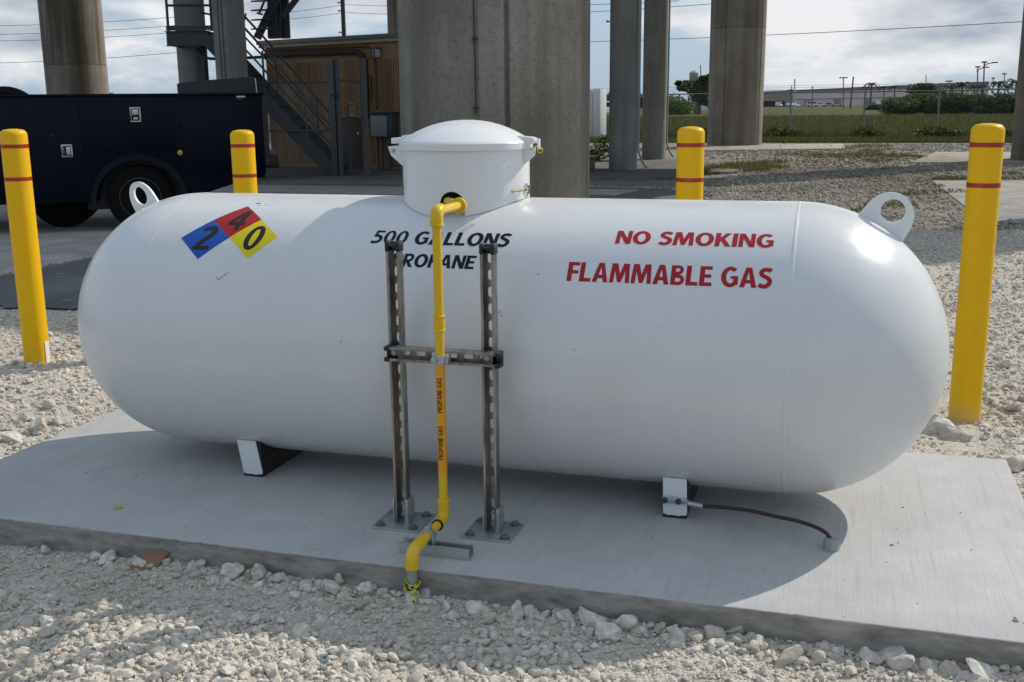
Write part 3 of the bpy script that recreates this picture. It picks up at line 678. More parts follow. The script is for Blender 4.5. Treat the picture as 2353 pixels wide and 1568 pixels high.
# hinge (left) and latch lug (right)
MB().prism([(-.262, -.005), (-.205, .0), (-.205, -.075), (-.252, -.035)], (DX, -.05, DZ - .004), (1, 0, 0), (0, 0, 1), (0, .006, 0)).build('hinge_bracket', M['white'], dome, bevel=.001)
MB().prism([(-.252, -.002), (-.175, .0), (-.175, .03), (-.215, .024), (-.217, .017), (-.252, .017)], (DX, -.044, DZ + .002), (1, 0, 0), (0, 0, 1), (0, .074, 0)).build('hinge_tab', M['white'], dome, bevel=.001)
MB().lathe([(0, .008), (.006, .008), (.0075, .006), (.0075, 0)], 6, (DX - .242, -.05, DZ - .022), Matrix.Rotation(R_(90), 3, 'X')).build('bolt', M['bolt'], dome, smooth=0)
MB().prism([(.21, -.002), (.252, -.004), (.248, -.03), (.21, -.062)], (DX, -.035, DZ - .008), (1, 0, 0), (0, 0, 1), (0, .006, 0)).build('latch_bracket', M['white'], dome, bevel=.001)
MB().prism([(.16, .0), (.245, -.004), (.248, .012), (.235, .017), (.16, .024)], (DX, -.04, DZ + .004), (1, 0, 0), (0, 0, 1), (0, .05, 0)).box((DX + .256, -.012, DZ - .002), (.006, .02, .034)).build('latch_tab', M['white'], dome, bevel=.001)
tie = [Vector((DX + .225 + .045 * t, -.03 - .012 * math.sin(t * 3), DZ - .014 - .006 * math.sin(t * 7))) for t in [i / 14 for i in range(15)]]
mb = MB().tube(tie, .0016, 6); mb.tube(arc((DX + .268, -.04, DZ - .02), .009, 0, 2 * math.pi, 14, (1, 0, 0), (0, .3, 1)), .0016, 6); mb.build('seal_wire', M['tie'], dome)
mb = MB()
for k in range(4):
    mb.tube(arc((DX + .222 + .003 * k, -.05, .998 + .001 * k), .022 - .003 * k, 0, 2 * math.pi, 20, (.35, .1 * k, 0), (0, .2, 1)), .0011, 5)
mb.tube([(DX + .19, -.10, .998), (DX + .225, -.05, 1.0)], .0035, 6); mb.build('wire_coil', M['wire'], dome)
# saddles
for x0, slant in ((-.755, .018), (.731, .002)):
    leg = MB(); ys = [-.272 + .544 * i / 16 for i in range(17)]
    poly = [(y, 0) for y in (-.272, .272)] + [(y, TZ - math.sqrt(TR * TR - y * y) - .001) for y in reversed(ys)]
    leg.prism(poly, (x0 - .037, 0, 0), (0, 1, 0), (0, 0, 1), (.074, 0, 0)); lo = leg.build('leg', M['black'], tank)
    ztop = TZ - math.sqrt(TR * TR - .272 ** 2)
    fp = [(-.037 - slant, ztop), (.037 - slant, ztop), (.039, .02), (.036, .012), (.02, .0105), (.012, .008), (-.004, .010), (-.022, .009), (-.036, .013)]
    MB().prism(fp, (x0, -.2735, 0), (1, 0, 0), (0, 0, 1), (0, -.003, 0)).build('face_plate', M['white_rough'], lo, bevel=.0008)

# ---- lettering wrapped on the shell
def _strip(P, t):                                     # smooth pen stroke of width t
    P = [Vector(p) for p in P]; S_ = []
    for i in range(len(P) - 1):
        p0, p1, p2, p3 = [P[max(0, min(len(P) - 1, j))] for j in (i - 1, i, i + 1, i + 2)]
        for k in range(5):
            u = k / 5; S_.append(.5 * ((2 * p1) + (-p0 + p2) * u + (2 * p0 - 5 * p1 + 4 * p2 - p3) * u * u + (-p0 + 3 * p1 - 3 * p2 + p3) * u ** 3))
    S_.append(P[-1]); L, R = [], []
    for i in range(len(S_)):
        d = S_[min(i + 1, len(S_) - 1)] - S_[max(i - 1, 0)]; n = Vector((-d.y, d.x)).normalized() * t / 2; L.append(S_[i] + n); R.append(S_[i] - n)
    return [[R[i], R[i + 1], L[i + 1], L[i]] for i in range(len(S_) - 1)]
def _ring(cx, cy, a, b_, ta, tb_, t0=0, t1=360, n=40):
    q = []
    for i in range(n):
        u, v = R_(t0 + (t1 - t0) * i / n), R_(t0 + (t1 - t0) * (i + 1) / n)
        q.append([(cx + (a - ta) * math.cos(u), cy + (b_ - tb_) * math.sin(u)), (cx + a * math.cos(u), cy + b_ * math.sin(u)), (cx + a * math.cos(v), cy + b_ * math.sin(v)), (cx + (a - ta) * math.cos(v), cy + (b_ - tb_) * math.sin(v))])
    return q
_r = lambda x0, y0, x1, y1: [(x0, y0), (x1, y0), (x1, y1), (x0, y1)]
_bowl = [(.205, .912), (.33, .915), (.45, .885), (.515, .80), (.525, .70), (.50, .585), (.43, .50), (.33, .465), (.205, .465)]
GLY = {
 'I': (.22, [_r(0, 0, .22, 1)]), 'L': (.54, [[(0, 0), (.54, 0), (.54, .18), (.22, .18), (.22, 1), (0, 1)]]),
 'E': (.54, [[(0, 0), (.55, 0), (.55, .18), (.22, .18), (.22, .41), (.51, .41), (.51, .58), (.22, .58), (.22, .82), (.54, .82), (.54, 1), (0, 1)]]),
 'F': (.52, [[(0, 0), (.22, 0), (.22, .39), (.50, .39), (.50, .565), (.22, .565), (.22, .82), (.53, .82), (.53, 1), (0, 1)]]),
 'N': (.70, [[(0, 0), (.20, 0), (.19, .62), (.48, 0), (.71, 0), (.71, 1), (.51, 1), (.52, .40), (.23, 1), (0, 1)]]),
 'M': (.93, [[(0, 0), (.195, 0), (.225, .62), (.38, .03), (.55, .03), (.705, .62), (.735, 0), (.93, 0), (.87, 1), (.605, 1), (.465, .46), (.325, 1), (.06, 1)]]),
 'A': (.74, [[(0, 0), (.22, 0), (.262, .20), (.293, .37), (.37, .78), (.37, 1), (.245, 1)], [(.74, 0), (.495, 1), (.37, 1), (.37, .78), (.447, .37), (.478, .20), (.52, 0)], [(.262, .20), (.478, .20), (.447, .37), (.293, .37)]]),
 'K': (.70, [[(0, 0), (.22, 0), (.22, .32), (.275, .39), (.47, 0), (.72, 0), (.41, .56), (.69, 1), (.45, 1), (.22, .64), (.22, 1), (0, 1)]]),
 'O': (.82, _ring(.41, .5, .41, .515, .225, .185)), '0': (.62, _ring(.31, .5, .31, .51, .19, .15)),
 'C': (.66, _ring(.41, .5, .41, .515, .225, .185, 48, 312)),
 'G': (.76, _ring(.41, .5, .41, .515, .225, .185, 48, 312) + [[(.43, .54), (.75, .54), (.75, .075), (.684, .117), (.534, .255), (.555, .39), (.43, .39)]]),
 'S': (.58, _strip([(.53, .83), (.44, .90), (.31, .918), (.185, .88), (.115, .77), (.14, .655), (.25, .575), (.38, .505), (.475, .41), (.49, .28), (.43, .155), (.31, .085), (.17, .085), (.03, .16)], .20)),
 'P': (.60, [_r(0, 0, .205, 1)] + _strip(_bowl, .18)),
 'R': (.64, [_r(0, 0, .205, 1)] + _strip(_bowl, .18) + [[(.205, .375), (.42, .375), (.67, 0), (.42, 0)]]),
 'B': (.62, [_r(0, 0, .205, 1)] + _strip([(.205, .92), (.32, .92), (.43, .88), (.475, .76), (.43, .64), (.33, .592), (.205, .59)], .155) + _strip([(.205, .432), (.34, .435), (.47, .395), (.53, .29), (.51, .17), (.43, .095), (.32, .077), (.205, .077)], .165)),
 '5': (.60, [[(.09, .645), (.11, 1), (.57, 1), (.57, .84), (.26, .84), (.25, .645)]] + _strip([(.09, .56), (.26, .575), (.40, .535), (.49, .43), (.505, .31), (.45, .175), (.33, .095), (.19, .08), (.03, .12)], .19)),
 '2': (.62, _strip([(.06, .80), (.16, .885), (.29, .915), (.42, .87), (.48, .76), (.455, .63), (.36, .48), (.24, .33), (.15, .2), (.125, .155)], .20) + [_r(.02, 0, .60, .155)]),
 '4': (.66, [_r(0, .22, .37, .38), [(0, .38), (.19, .38), (.37, .68), (.37, 1), (.34, 1)], _r(.37, 0, .56, 1), _r(.56, .22, .66, .38)]),
 'U': (.68, [_r(0, .34, .185, 1), _r(.495, .34, .68, 1)] + _ring(.34, .34, .34, .35, .185, .17, 180, 360)), 'T': (.60, [_r(0, .84, .6, 1), _r(.205, 0, .395, .84)]),
}
def text_mesh(s):
    vs, fs, x = [], [], 0.0
    for ch in s:
        if ch == ' ': x += .34; continue
        w_, polys = GLY[ch]
        for P in polys: fs.append(tuple(range(len(vs), len(vs) + len(P)))); vs += [(x + p[0], p[1], 0) for p in P]
        x += w_ + .065
    me = bpy.data.meshes.new('t'); me.from_pydata(vs, [], fs); return me
def decal(name, s, mat, parent, bbox, fn, bold=0, step=.008, shear=0.0):
    """text fitted into bbox = x0, x1, y0, y1 of a flat layout, cut into fine strips, then bent by fn(x, y)"""
    me = text_mesh(s); bm = bmesh.new(); bm.from_mesh(me)
    xs = [v.co.x for v in bm.verts]; x0, x1, y0, y1 = bbox; lo, hi_ = min(xs), max(xs)
    bmesh.ops.triangulate(bm, faces=[f for f in bm.faces if len(f.verts) > 4])
    for v in bm.verts:
        v.co.y = y0 + v.co.y * (y1 - y0); v.co.x = x0 + (v.co.x - lo) / (hi_ - lo) * (x1 - x0) + shear * (v.co.y - (y0 + y1) / 2); v.co.z = 0
    bmesh.ops.remove_doubles(bm, verts=bm.verts, dist=1e-6)
    y = y0 + step
    while y < y1:
        bmesh.ops.bisect_plane(bm, geom=bm.verts[:] + bm.edges[:] + bm.faces[:], plane_co=(0, y, 0), plane_no=(0, 1, 0)); y += step
    for v in bm.verts: v.co = fn(v.co.x, v.co.y)
    bm.to_mesh(me); bm.free(); me.materials.append(mat); me.name = name; me.shade_smooth()
    o = bpy.data.objects.new(name, me); sc.collection.objects.link(o); o.parent = parent; return o
def wrap(off): return lambda x, s: Vector((x, -(TR + off) * math.cos(s / TR), TZ + (TR + off) * math.sin(s / TR)))
AR = TR * math.pi / 180
decal('lettering', '500 GALLONS', M['navy_letter'], tank, (-.253, .208, 47.0 * AR, 54.0 * AR), wrap(.0006), shear=.08)['label'] = 'navy words 500 GALLONS'
decal('lettering', 'PROPANE', M['navy_letter'], tank, (-.160, .113, 36.4 * AR, 42.4 * AR), wrap(.0006), shear=.08)['label'] = 'navy word PROPANE'
decal('lettering', 'NO SMOKING', M['red_letter'], tank, (.537, .999, 50.2 * AR, 57.2 * AR), wrap(.0006), shear=.03)['label'] = 'red words NO SMOKING'
decal('lettering', 'FLAMMABLE GAS', M['red_letter'], tank, (.409, 1.004, 33.0 * AR, 41.0 * AR), wrap(.0006))['label'] = 'red words FLAMMABLE GAS'
# hazard diamond
hz_root = None
Lp, Tp, Rp, Bb, By = (-.946, .378), (-.775, .560), (-.589, .394), (-.852, .295), (-.667, .303)
mid_ = lambda a, b_: ((a[0] + b_[0]) / 2, (a[1] + b_[1]) / 2)
M1, M2, Cc = mid_(Lp, Tp), mid_(Tp, Rp), (-.765, .386)
def quad_decal(q, n=10, off=.0004):
    vs = []; fs = []; w = wrap(off)
    for i in range(n + 1):
        for j in range(n + 1):
            u, v_ = i / n, j / n; x = (q[0][0] * (1 - u) + q[1][0] * u) * (1 - v_) + (q[3][0] * (1 - u) + q[2][0] * u) * v_; s = (q[0][1] * (1 - u) + q[1][1] * u) * (1 - v_) + (q[3][1] * (1 - u) + q[2][1] * u) * v_
            vs.append(w(x, s))
    for i in range(n):
        for j in range(n): fs.append((i * (n + 1) + j, (i + 1) * (n + 1) + j, (i + 1) * (n + 1) + j + 1, i * (n + 1) + j + 1))
    return vs, fs
for q, mt, dg_, cx, cy, lab in (((Lp, Bb, Cc, M1), 'blue_sq', '2', -.852, .384, 'blue square with 2'), ((M1, Cc, M2, Tp), 'red_sq', '4', -.764, .474, 'red square with 4'), ((Cc, By, Rp, M2), 'yel_sq', '0', -.673, .390, 'yellow square with 0')):
    mb = MB(); v_, f_ = quad_decal(q); mb.add(v_, f_); o = mb.build('hazard_sticker', M[mt], tank, smooth=60); o['label'] = lab
    decal('digit', dg_, M['digit'], o, (cx - .031, cx + .031, cy - .052, cy + .052), wrap(.0009), shear=.14)
w = wrap(.0006); ck = [(-.765, .236), (-.757, .224), (-.727, .252)]
MB().tube([w(*p) for p in ck], .0009, 5).build('pencil_tick', M['check'], tank)
for px_, s_, l, tilt in ((-.747, .585, .009, .1), (-.735, .570, .002, 0), (-.712, .575, .002, .5), (1.0, .33, .002, 0), (.215, .16, .004, 1.2), (.222, .15, .003, .4), (-.30, .045, .003, .2), (.45, .06, .002, 0), (.32, .285, .0025, .3)):
    MB().tube([w(px_ - l * math.cos(tilt), s_ - l * math.sin(tilt)), w(px_, s_ + .0006), w(px_ + l * math.cos(tilt), s_ + l * math.sin(tilt))], .0013, 5).build('scuff', M['check'], tank)
v_, f_ = ico(1); gv, gf = [], []
for i in range(46):
    x_, y_, r_ = rng.uniform(XL + .1, XR - .1), rng.uniform(YF + .06, .1) , rng.uniform(.0018, .0055) * (1.6 if i < 5 else 1)
    q_ = chip(v_, 9, rng) * r_ + np.array([x_, y_, r_ * .45]); gf.append(f_ + len(gv) * len(v_)); gv.append(q_)
tag(big_mesh('pad_grit', np.concatenate(gv), np.concatenate(gf), M['rock'], np.full(46 * len(v_), .6)), 'small loose chips of white stone scattered over the pad', 'gravel', kind='stuff')

# ------------------------------------------------------------------ strut frame, pipe, cable
def slot_web(mb, L, w, t, ax, fc, o, pitch=.05, sw=.0150, sl=.030, closed_ends=.02):
    """slotted web: L along ax, width along wd, thickness along fc"""
    ax, fc, o = Vector(ax), Vector(fc), Vector(o); wd = ax.cross(fc); ns = int(L // pitch); m = (L - ns * pitch) / 2
    def P(a, b_, c_): return o + ax * a + wd * b_ + fc * c_
    for c_ in (0, t):
        vs = []; fs = []
        def q(a0, a1): 
            k = len(vs); vs.extend([P(a0, -w / 2, c_), P(a1, -w / 2, c_), P(a1, w / 2, c_), P(a0, w / 2, c_)]); fs.append((k, k + 1, k + 2, k + 3))
        if m > 1e-4: q(0, m); q(L - m, L)
        for i in range(ns):
            a = m + i * pitch; ca = a + pitch / 2; N = 24; k = len(vs)
            for j in range(N):
                th = 2 * math.pi * j / N; cx, cy = math.cos(th), math.sin(th)
                sx_ = (sl - sw) / 2 * (1 if cx > 1e-6 else -1 if cx < -1e-6 else 0) + sw / 2 * cx; sy_ = sw / 2 * cy
                sc_ = min((pitch / 2) / max(abs(cx), 1e-6), (w / 2) / max(abs(cy), 1e-6)); vs.append(P(ca + sx_, sy_, c_)); vs.append(P(ca + cx * sc_, cy * sc_, c_))
            for j in range(N):
                n_ = (j + 1) % N; fs.append((k + 2 * j, k + 2 * j + 1, k + 2 * n_ + 1, k + 2 * n_))
            # the four corners of the cell
            for sa, sb in ((1, 1), (-1, 1), (-1, -1), (1, -1)):
                kk = len(vs); th = math.atan2(sb * w / 2, sa * pitch / 2)
                js = sorted(range(N), key=lambda j: abs(((2 * math.pi * j / N - th + math.pi) % (2 * math.pi)) - math.pi))[:2]
                pa, pb = [vs[k + 2 * j + 1] for j in js]; vs.extend([pa, P(ca + sa * pitch / 2, sb * w / 2, c_), pb]); fs.append((kk, kk + 1, kk + 2))
        mb.add(vs, fs)
def channel(L, ax, fc, o, slots=True):
    """41 mm slotted channel, open towards -fc; o = middle of the back web at one end"""
    mb = MB(); ax, fc, o = Vector(ax), Vector(fc), Vector(o); wd = ax.cross(fc); w, t, lip, dp = .041, .0026, .0072, .033
    if slots: slot_web(mb, L, w - 2 * t, t, ax, -fc, o)
    else: mb.prism([(-w / 2 + t, 0), (w / 2 - t, 0), (w / 2 - t, -t), (-w / 2 + t, -t)], o, wd, fc, ax * L)
    for s in (-1, 1):
        pr = [(s * w / 2, 0), (s * w / 2, -dp), (s * (w / 2 - lip), -dp), (s * (w / 2 - lip), -dp + .007), (s * (w / 2 - lip + t), -dp + .007), (s * (w / 2 - lip + t), -dp + t), (s * (w / 2 - t), -dp + t), (s * (w / 2 - t), 0)]
        mb.prism(pr, o, wd, fc, ax * L)
    return mb
frame = empty('strut_frame', (.07, -.53, 0), 0, 'slotted steel frame of two posts and a crossbar standing before the tank', 'support frame')
fo = Vector((.07, -.53, 0))
HEX = [(.0095, 0), (.0095, .0075), (.008, .0085), (0, .0085)]
for x in (-.0765, .2166):
    o = Vector((x - .07, .0125, .006)); ph = .868
    p_ = channel(ph, (0, 0, 1), (0, 1, 0), o).build('post', M['strut'], frame, smooth=25)
    cap = MB(); [cap.box(o + Vector((q * .0170, -.0165, ph - .006)), (.0125, .039, .032)) for q in (-1, 1)]; cap.box(o + Vector((0, -.008, ph - .007)), (.0225, .020, .028)).box(o + Vector((0, -.027, ph - .003)), (.0225, .016, .010)); cap.build('end_cap', M['black_plastic'], p_, bevel=.004)
    mb = MB().box((x - .07, 0, .003), (.153, .153, .006))
    for s in (-1, 1):
        mb.prism([(-.028, .006), (.028, .006), (.028, .085), (-.028, .085)], (x - .07 + s * .0212 - (.0025 if s < 0 else -.0), 0, 0), (0, 1, 0), (0, 0, 1), (.005, 0, 0))
    bp = mb.build('base_plate', M['galv'], frame, bevel=.0012)
    for sx_ in (-1, 1):
        for sy_ in (-1, 1):
            MB().lathe([(.016, .006), (.016, .008), (.0115, .0082)] + [(.0105, .0085), (.0105, .016), (.009, .0175), (0, .0175)], 18, (x - .07 + sx_ * .055, sy_ * .055, 0)).build('bolt', M['old_bolt'], bp, smooth=20)
    for z in (.028, .062):
        MB().lathe(HEX, 6, (x - .07 + .026, .004, z), Matrix.Rotation(R_(90), 3, 'Y')).build('bolt', M['bolt'], p_, smooth=0)
        MB().lathe([(.0075, 0), (.0075, .012), (.004, .0125), (.004, .019), (0, .0195)], 12, (x - .07, .012, z), Matrix.Rotation(R_(90), 3, 'X')).build('bolt', M['bolt'], p_, smooth=20)
cz = .551
xb = channel(.345, (1, 0, 0), (0, 1, 0), Vector((-.160, -.0222, cz))).build('crossbar', M['strut'], frame, smooth=25)
for x in (-.160, .185):
    MB().box((x, -.027, cz), (.018, .018, .047)).box((x, -.047, cz + .0165), (.018, .0215, .0135)).box((x, -.047, cz - .0165), (.018, .0215, .0135)).build('end_cap', M['black_plastic'], xb, bevel=.003)
for x in (-.1465, .1466):
    MB().lathe([(.013, 0), (.013, .003), (.0095, .0032), (.0095, .010), (.008, .0115), (0, .0115)], 6 * 3, (x, -.024, cz), Matrix.Rotation(R_(90), 3, 'X')).build('bolt', M['bolt'], xb, smooth=20)

PX, PY = .0875, -.606; PR = .01335
pipe = empty('gas_pipe', (PX, PY, 0), 0, 'yellow gas pipe running from the dome down into the gravel', 'gas pipe')
L_ = lambda p: (p[0] - PX, p[1] - PY, p[2])
MB().tube([L_(q) for q in elbow_path([(PX, PY, .115), (PX, PY, .979), (PX, -.43, .979)], .03, 8)], PR, 20).build('pipe', M['yellow_pipe'], pipe)
MB().tube([L_(q) for q in elbow_path([(PX, -.43, .979), (PX, -.395, .979), (-.03, -.205, .972), (-.05, -.10, .972)], .03, 8)], PR, 18).build('pipe', M['yellow_pipe'], pipe)
MB().lathe([(.018, 0), (.024, .001), (.024, .012), (.0185, .013), (.0185, .022), (.014, .022)], 28, L_((PX, -.425, .979)), Matrix.Rotation(R_(-90), 3, 'X')).build('flange', M['yellow_pipe'], pipe)
MB().tube([L_(q) for q in elbow_path([(PX, PY, .944), (PX, PY, .981), (PX, PY + .036, .981)], .022, 10)], .0185, 24).build('elbow', M['yellow_pipe'], pipe)
mb = MB(); mb.lathe([(.0185, 0), (.0205, .001), (.0205, .006), (.0185, .007)], 24, L_((PX, PY, .938))); mb.build('elbow_collar', M['yellow_pipe'], pipe)
MB().lathe([(.0150, 0), (.0178, .001), (.0178, .006), (.0165, .008), (.0172, .02), (.0172, .026), (.0165, .038), (.0178, .040), (.0178, .046), (.015, .047)], 24, L_((PX, PY, .634))).build('coupling', M['yellow_pipe'], pipe)
MB().lathe([(PR + .0004, .205), (PR + .0004, .533)], 24).build('marker_tape', M['tape'], pipe)
def pipewrap(x, y): a = y / (PR + .0008); return Vector((-(PR + .0008) * math.sin(a) if True else 0, -(PR + .0008) * math.cos(a), x))
mt_ = [c for c in pipe.children if c.name.startswith('marker_tape')][0]
for z0, z1 in ((.392, .498), (.247, .352)):
    decal('lettering', 'PROPANE GAS', M['tape_letter'], mt_, (z0, z1, -.0080, .0080), pipewrap, 0, .002)['label'] = 'dark red words PROPANE GAS'
# bottom run
MB().tube([L_(q) for q in elbow_path([(PX, PY, .118), (PX, PY, .0585), (PX, -.655, .0585)], .028, 10)], .0172, 22).build('elbow', M['yellow_pipe'], pipe)
MB().lathe([(.0172, 0), (.0188, .001), (.0188, .01), (.0172, .011)], 22, L_((PX, PY, .108))).build('elbow_collar', M['yellow_pipe'], pipe)
MB().lathe([(.0182, 0), (.0182, .004)], 22, L_((PX, -.664, .0585)), Matrix.Rotation(R_(-90), 3, 'X')).build('gasket', M['black'], pipe)
MB().tube([L_(q) for q in ((PX, -.650, .0585), (PX, -.84, .0585))], PR, 18).build('pipe', M['yellow_pipe'], pipe)
MB().tube([L_(q) for q in elbow_path([(PX, -.785, .0585), (PX, -.8635, .0585), (PX, -.8645, .014)], .034, 10)], .0182, 22).build('elbow', M['yellow_pipe'], pipe)
MB().lathe([(.0182, 0), (.0196, .001), (.0196, .009), (.0182, .010)], 22, L_((PX, -.8645, .008))).build('elbow_collar', M['yellow_pipe'], pipe)
MB().cyl(L_((PX, -.8645, .014)), L_((PX - .002, -.866, -.16)), .0145, 18).build('riser', M['grey_pvc'], pipe)
# clamps that hold the pipe
def clamp(name, o, ax, parent, mat):
    ax = Vector(ax); ux = Vector((1, 0, 0)); uy = ax.cross(ux)
    mb = MB(); ring = [Vector(o) + (ux * math.cos(a) + uy * math.sin(a)) * (PR + .0022) for a in [2 * math.pi * i / 28 for i in range(28)]]
    n_ = 28; vs = []; fs = []
    for i in range(n_):
        a = 2 * math.pi * i / n_; dr = (ux * math.cos(a) + uy * math.sin(a))
        for r, h_ in ((PR + .0006, -.014), (PR + .0032, -.014), (PR + .0032, .014), (PR + .0006, .014)): vs.append(Vector(o) + dr * r + ax * h_)
    for i in range(n_):
        j = (i + 1) % n_
        for k in range(4): fs.append((i * 4 + k, i * 4 + (k + 1) % 4, j * 4 + (k + 1) % 4, j * 4 + k))
    mb.add(vs, fs); return mb
mb = clamp('pipe_clamp', (PX - .07, PY + .53, cz), (0, 0, 1), frame, None)
mb.box((PX - .07 - .019, PY + .53 + .012, cz), (.012, .026, .028)); mb.box((PX - .07 + .019, PY + .53 + .012, cz), (.012, .026, .028)); mb.lathe(HEX, 6, (PX - .07 - .012, PY + .53 - .016, cz), Matrix.Rotation(R_(90), 3, 'X'))
mb.build('pipe_clamp', M['galv'], frame, bevel=.0006)
fs_ = empty('floor_strut', (.118, -.735, 0), 0, 'short galvanised channel lying on the pad under the lower yellow pipe', 'channel strut')
channel(.215, (1, 0, 0), (0, 0, -1), (-.115, 0, 0.0005), slots=False).build('channel', M['galv'], fs_, smooth=25)
mb = clamp('c', (PX - .118, 0, .0585), (0, 1, 0), None, None); mb.box((PX - .118 - .0175, 0, .045), (.004, .026, .036)); mb.box((PX - .118 + .0175, 0, .045), (.004, .026, .036)); mb.box((PX - .118, 0, .079), (.014, .02, .012))
mb.build('pipe_clamp', M['galv'], fs_, bevel=.0006)
# caution tape knotted round the riser
mb = MB()
for k in range(3):
    pts = arc((PX - .001, -.866, -.030 - .005 * k), .0185 + .002 * k, 0, 2 * math.pi, 24, (1, 0, .25 * (k - 1)), (0, 1, .2))
    mb.tube(pts, .0034, 5)
for k in range(3):
    p0 = Vector((PX + .014, -.882, -.030)); pts = [p0 + Vector((.012 * math.sin(t * 5 + k) + .004 * k * t, -.004 * k - .012 * t, .012 * (1 - t) * (k % 2) - .055 * t)) for t in [i / 9 for i in range(10)]]
    mb.tube(pts, [.0026 + .0012 * math.sin(i * 1.7 + k) for i in range(10)], 5)
tag(mb.build('caution_tape', M['ctape']), 'yellow and black caution tape knotted round the pipe where it enters the gravel', 'tape')
# earth cable
gc = empty('ground_cable', (.75, -.29, .05), 0, 'dark brown copper earth cable curving from the right tank leg to the pad', 'cable')
g_ = lambda p: (p[0] - .75, p[1] + .29, p[2] - .05)
pts = [(.815, -.292, .056), (.88, -.296, .060), (.96, -.305, .062), (1.04, -.322, .058), (1.11, -.345, .058), (1.165, -.368, .052), (1.195, -.383, .04), (1.206, -.390, .02)]
sm = []
for i in range(len(pts) - 1):
    for k in range(4):
        t = k / 4; p0, p1, p2, p3 = [Vector(pts[max(0, min(len(pts) - 1, j))]) for j in (i - 1, i, i + 1, i + 2)]
        sm.append(g_(.5 * ((2 * p1) + (-p0 + p2) * t + (2 * p0 - 5 * p1 + 4 * p2 - p3) * t * t + (-p0 + 3 * p1 - 3 * p2 + p3) * t ** 3)))
MB().tube(sm + [g_(pts[-1])], .0058, 12).build('cable', M['copper'], gc)
MB().prism([(-.055, -.009), (.012, -.009), (.03, -.003), (.03, .006), (.012, .009), (-.055, .009)], g_((.748, -.2815, .062)), (1, 0, 0), (0, 0, 1), (0, -.0045, 0)).cyl(g_((.775, -.288, .060)), g_((.822, -.2925, .056)), .0085, 14).build('cable_lug', M['galv'], gc, bevel=.0006)
for x in (.702, .745): MB().lathe([(.0105, 0), (.0105, .002)] + HEX[1:], 6, g_((x, -.286, .062)), Matrix.Rotation(R_(90), 3, 'X')).build('bolt', M['dark_steel'], gc, smooth=0)
MB().lathe([(.024, 0), (.0235, .026), (.020, .033), (.009, .034)], 8, g_((1.206, -.391, 0))).build('collar', M['grey_pvc'], gc)

# ------------------------------------------------------------------ bollards
def bollard(x, y, top, label, first=[None]):
    if first[0] is None:
        o = empty('bollard', (x, y, G)); Ht = 1.285; r = .0675
        pr = [(r, -.06), (r, Ht - .032)] + [(r - .03 + .03 * math.cos(a), Ht - .032 + .03 * math.sin(a)) for a in [R_(90) * i / 8 for i in range(1, 9)]] + [(r * .3, Ht + .001), (0, Ht + .0015)]
        MB().lathe(pr, 56).build('sleeve', M['yellow_sleeve'], o, smooth=40)
        for z in (Ht - .098, Ht - .268): MB().lathe([(r - .001, z), (r + .0008, z), (r + .0008, z + .020), (r - .001, z + .020)], 56).build('red_band', M['red_band'], o)
        first[0] = o
    else: o = copy_tree(first[0])
    o.location = (x, y, top - 1.285); return tag(o, label, 'bollard', 'yellow bollards round the tank')
B1 = bollard(-3.000, 1.282, 1.176, 'yellow bollard with a white tag standing at the left end of the tank')
bollard(1.760, 1.590, 1.176, 'yellow bollard with two red bands standing past the right end of the tank')
bollard(-2.13, 2.10, 1.150, 'yellow bollard behind the tank seen against the rear of the dark truck')
bollard(.45, 1.98, 1.160, 'yellow bollard behind the tank in front of the wide grooved pier')
MB().box((-3.0 + .0690, 1.282 + .004, G + .085), (.0012, .03, .12)).build('white_tag', M['white'])
wt = bpy.data.objects['white_tag']; wt.parent = B1; wt.location = (3.0 - 0, -1.282, -(1.176 - 1.285)); wt.rotation_euler = (0, 0, 0)

# ------------------------------------------------------------------ piers and an unseen deck added for its shade
DECK = 8.0
def pier(x, y, r, mat, name, label, grooves=(), n=72, top=DECK, group=None):
    rt = empty(name, (x, y, G), 0, label, 'column', group)
    pr = []
    for k in range(n):
        a = 2 * math.pi * k / n; rr = r
        for ga, gd in grooves:
            d = abs((a - ga + math.pi) % (2 * math.pi) - math.pi)
            if d < .045: rr = r - gd * (1 - d / .045)
        pr.append((a, rr))
    vs = []; fs = []; zs = [-.1, top - G]
    pr2 = []
    for a, rr in pr: pr2.append((a, rr))
    for ga, gd in grooves:
        for da, q in ((-.03, 0), (-.008, 1), (.008, 1), (.03, 0)): pr2.append(((ga + da) % (2 * math.pi), r - gd * q))
    pr2 = sorted(p for p in pr2 if not any(abs((p[0] - ga + math.pi) % (2 * math.pi) - math.pi) < .028 and p[1] not in (r, r - gd) for ga, gd in grooves))
    m = len(pr2)
    for z in zs:
        for a, rr in pr2: vs.append((rr * math.cos(a), rr * math.sin(a), z))
    for k in range(m): fs.append((k, (k + 1) % m, m + (k + 1) % m, m + k))
    fs.append(tuple(range(m, 2 * m)))
    MB().add(vs, fs).build('shaft', mat, rt, smooth=22); return rt
def face(x, y, frac):      # angle on a pier of the line seen at frac (-1..1) of its width from the photo's side
    to = math.atan2(CP.y - y, CP.x - x); return (to + math.asin(frac)) % (2 * math.pi)
cpier = pier(-2.06, 6.63, .91, M['col_big'], 'concrete_pier', 'massive grey concrete pier with vertical grooves right behind the filler dome', [(face(-2.06, 6.63, -.18), .012), (face(-2.06, 6.63, .12), .045)], 120)
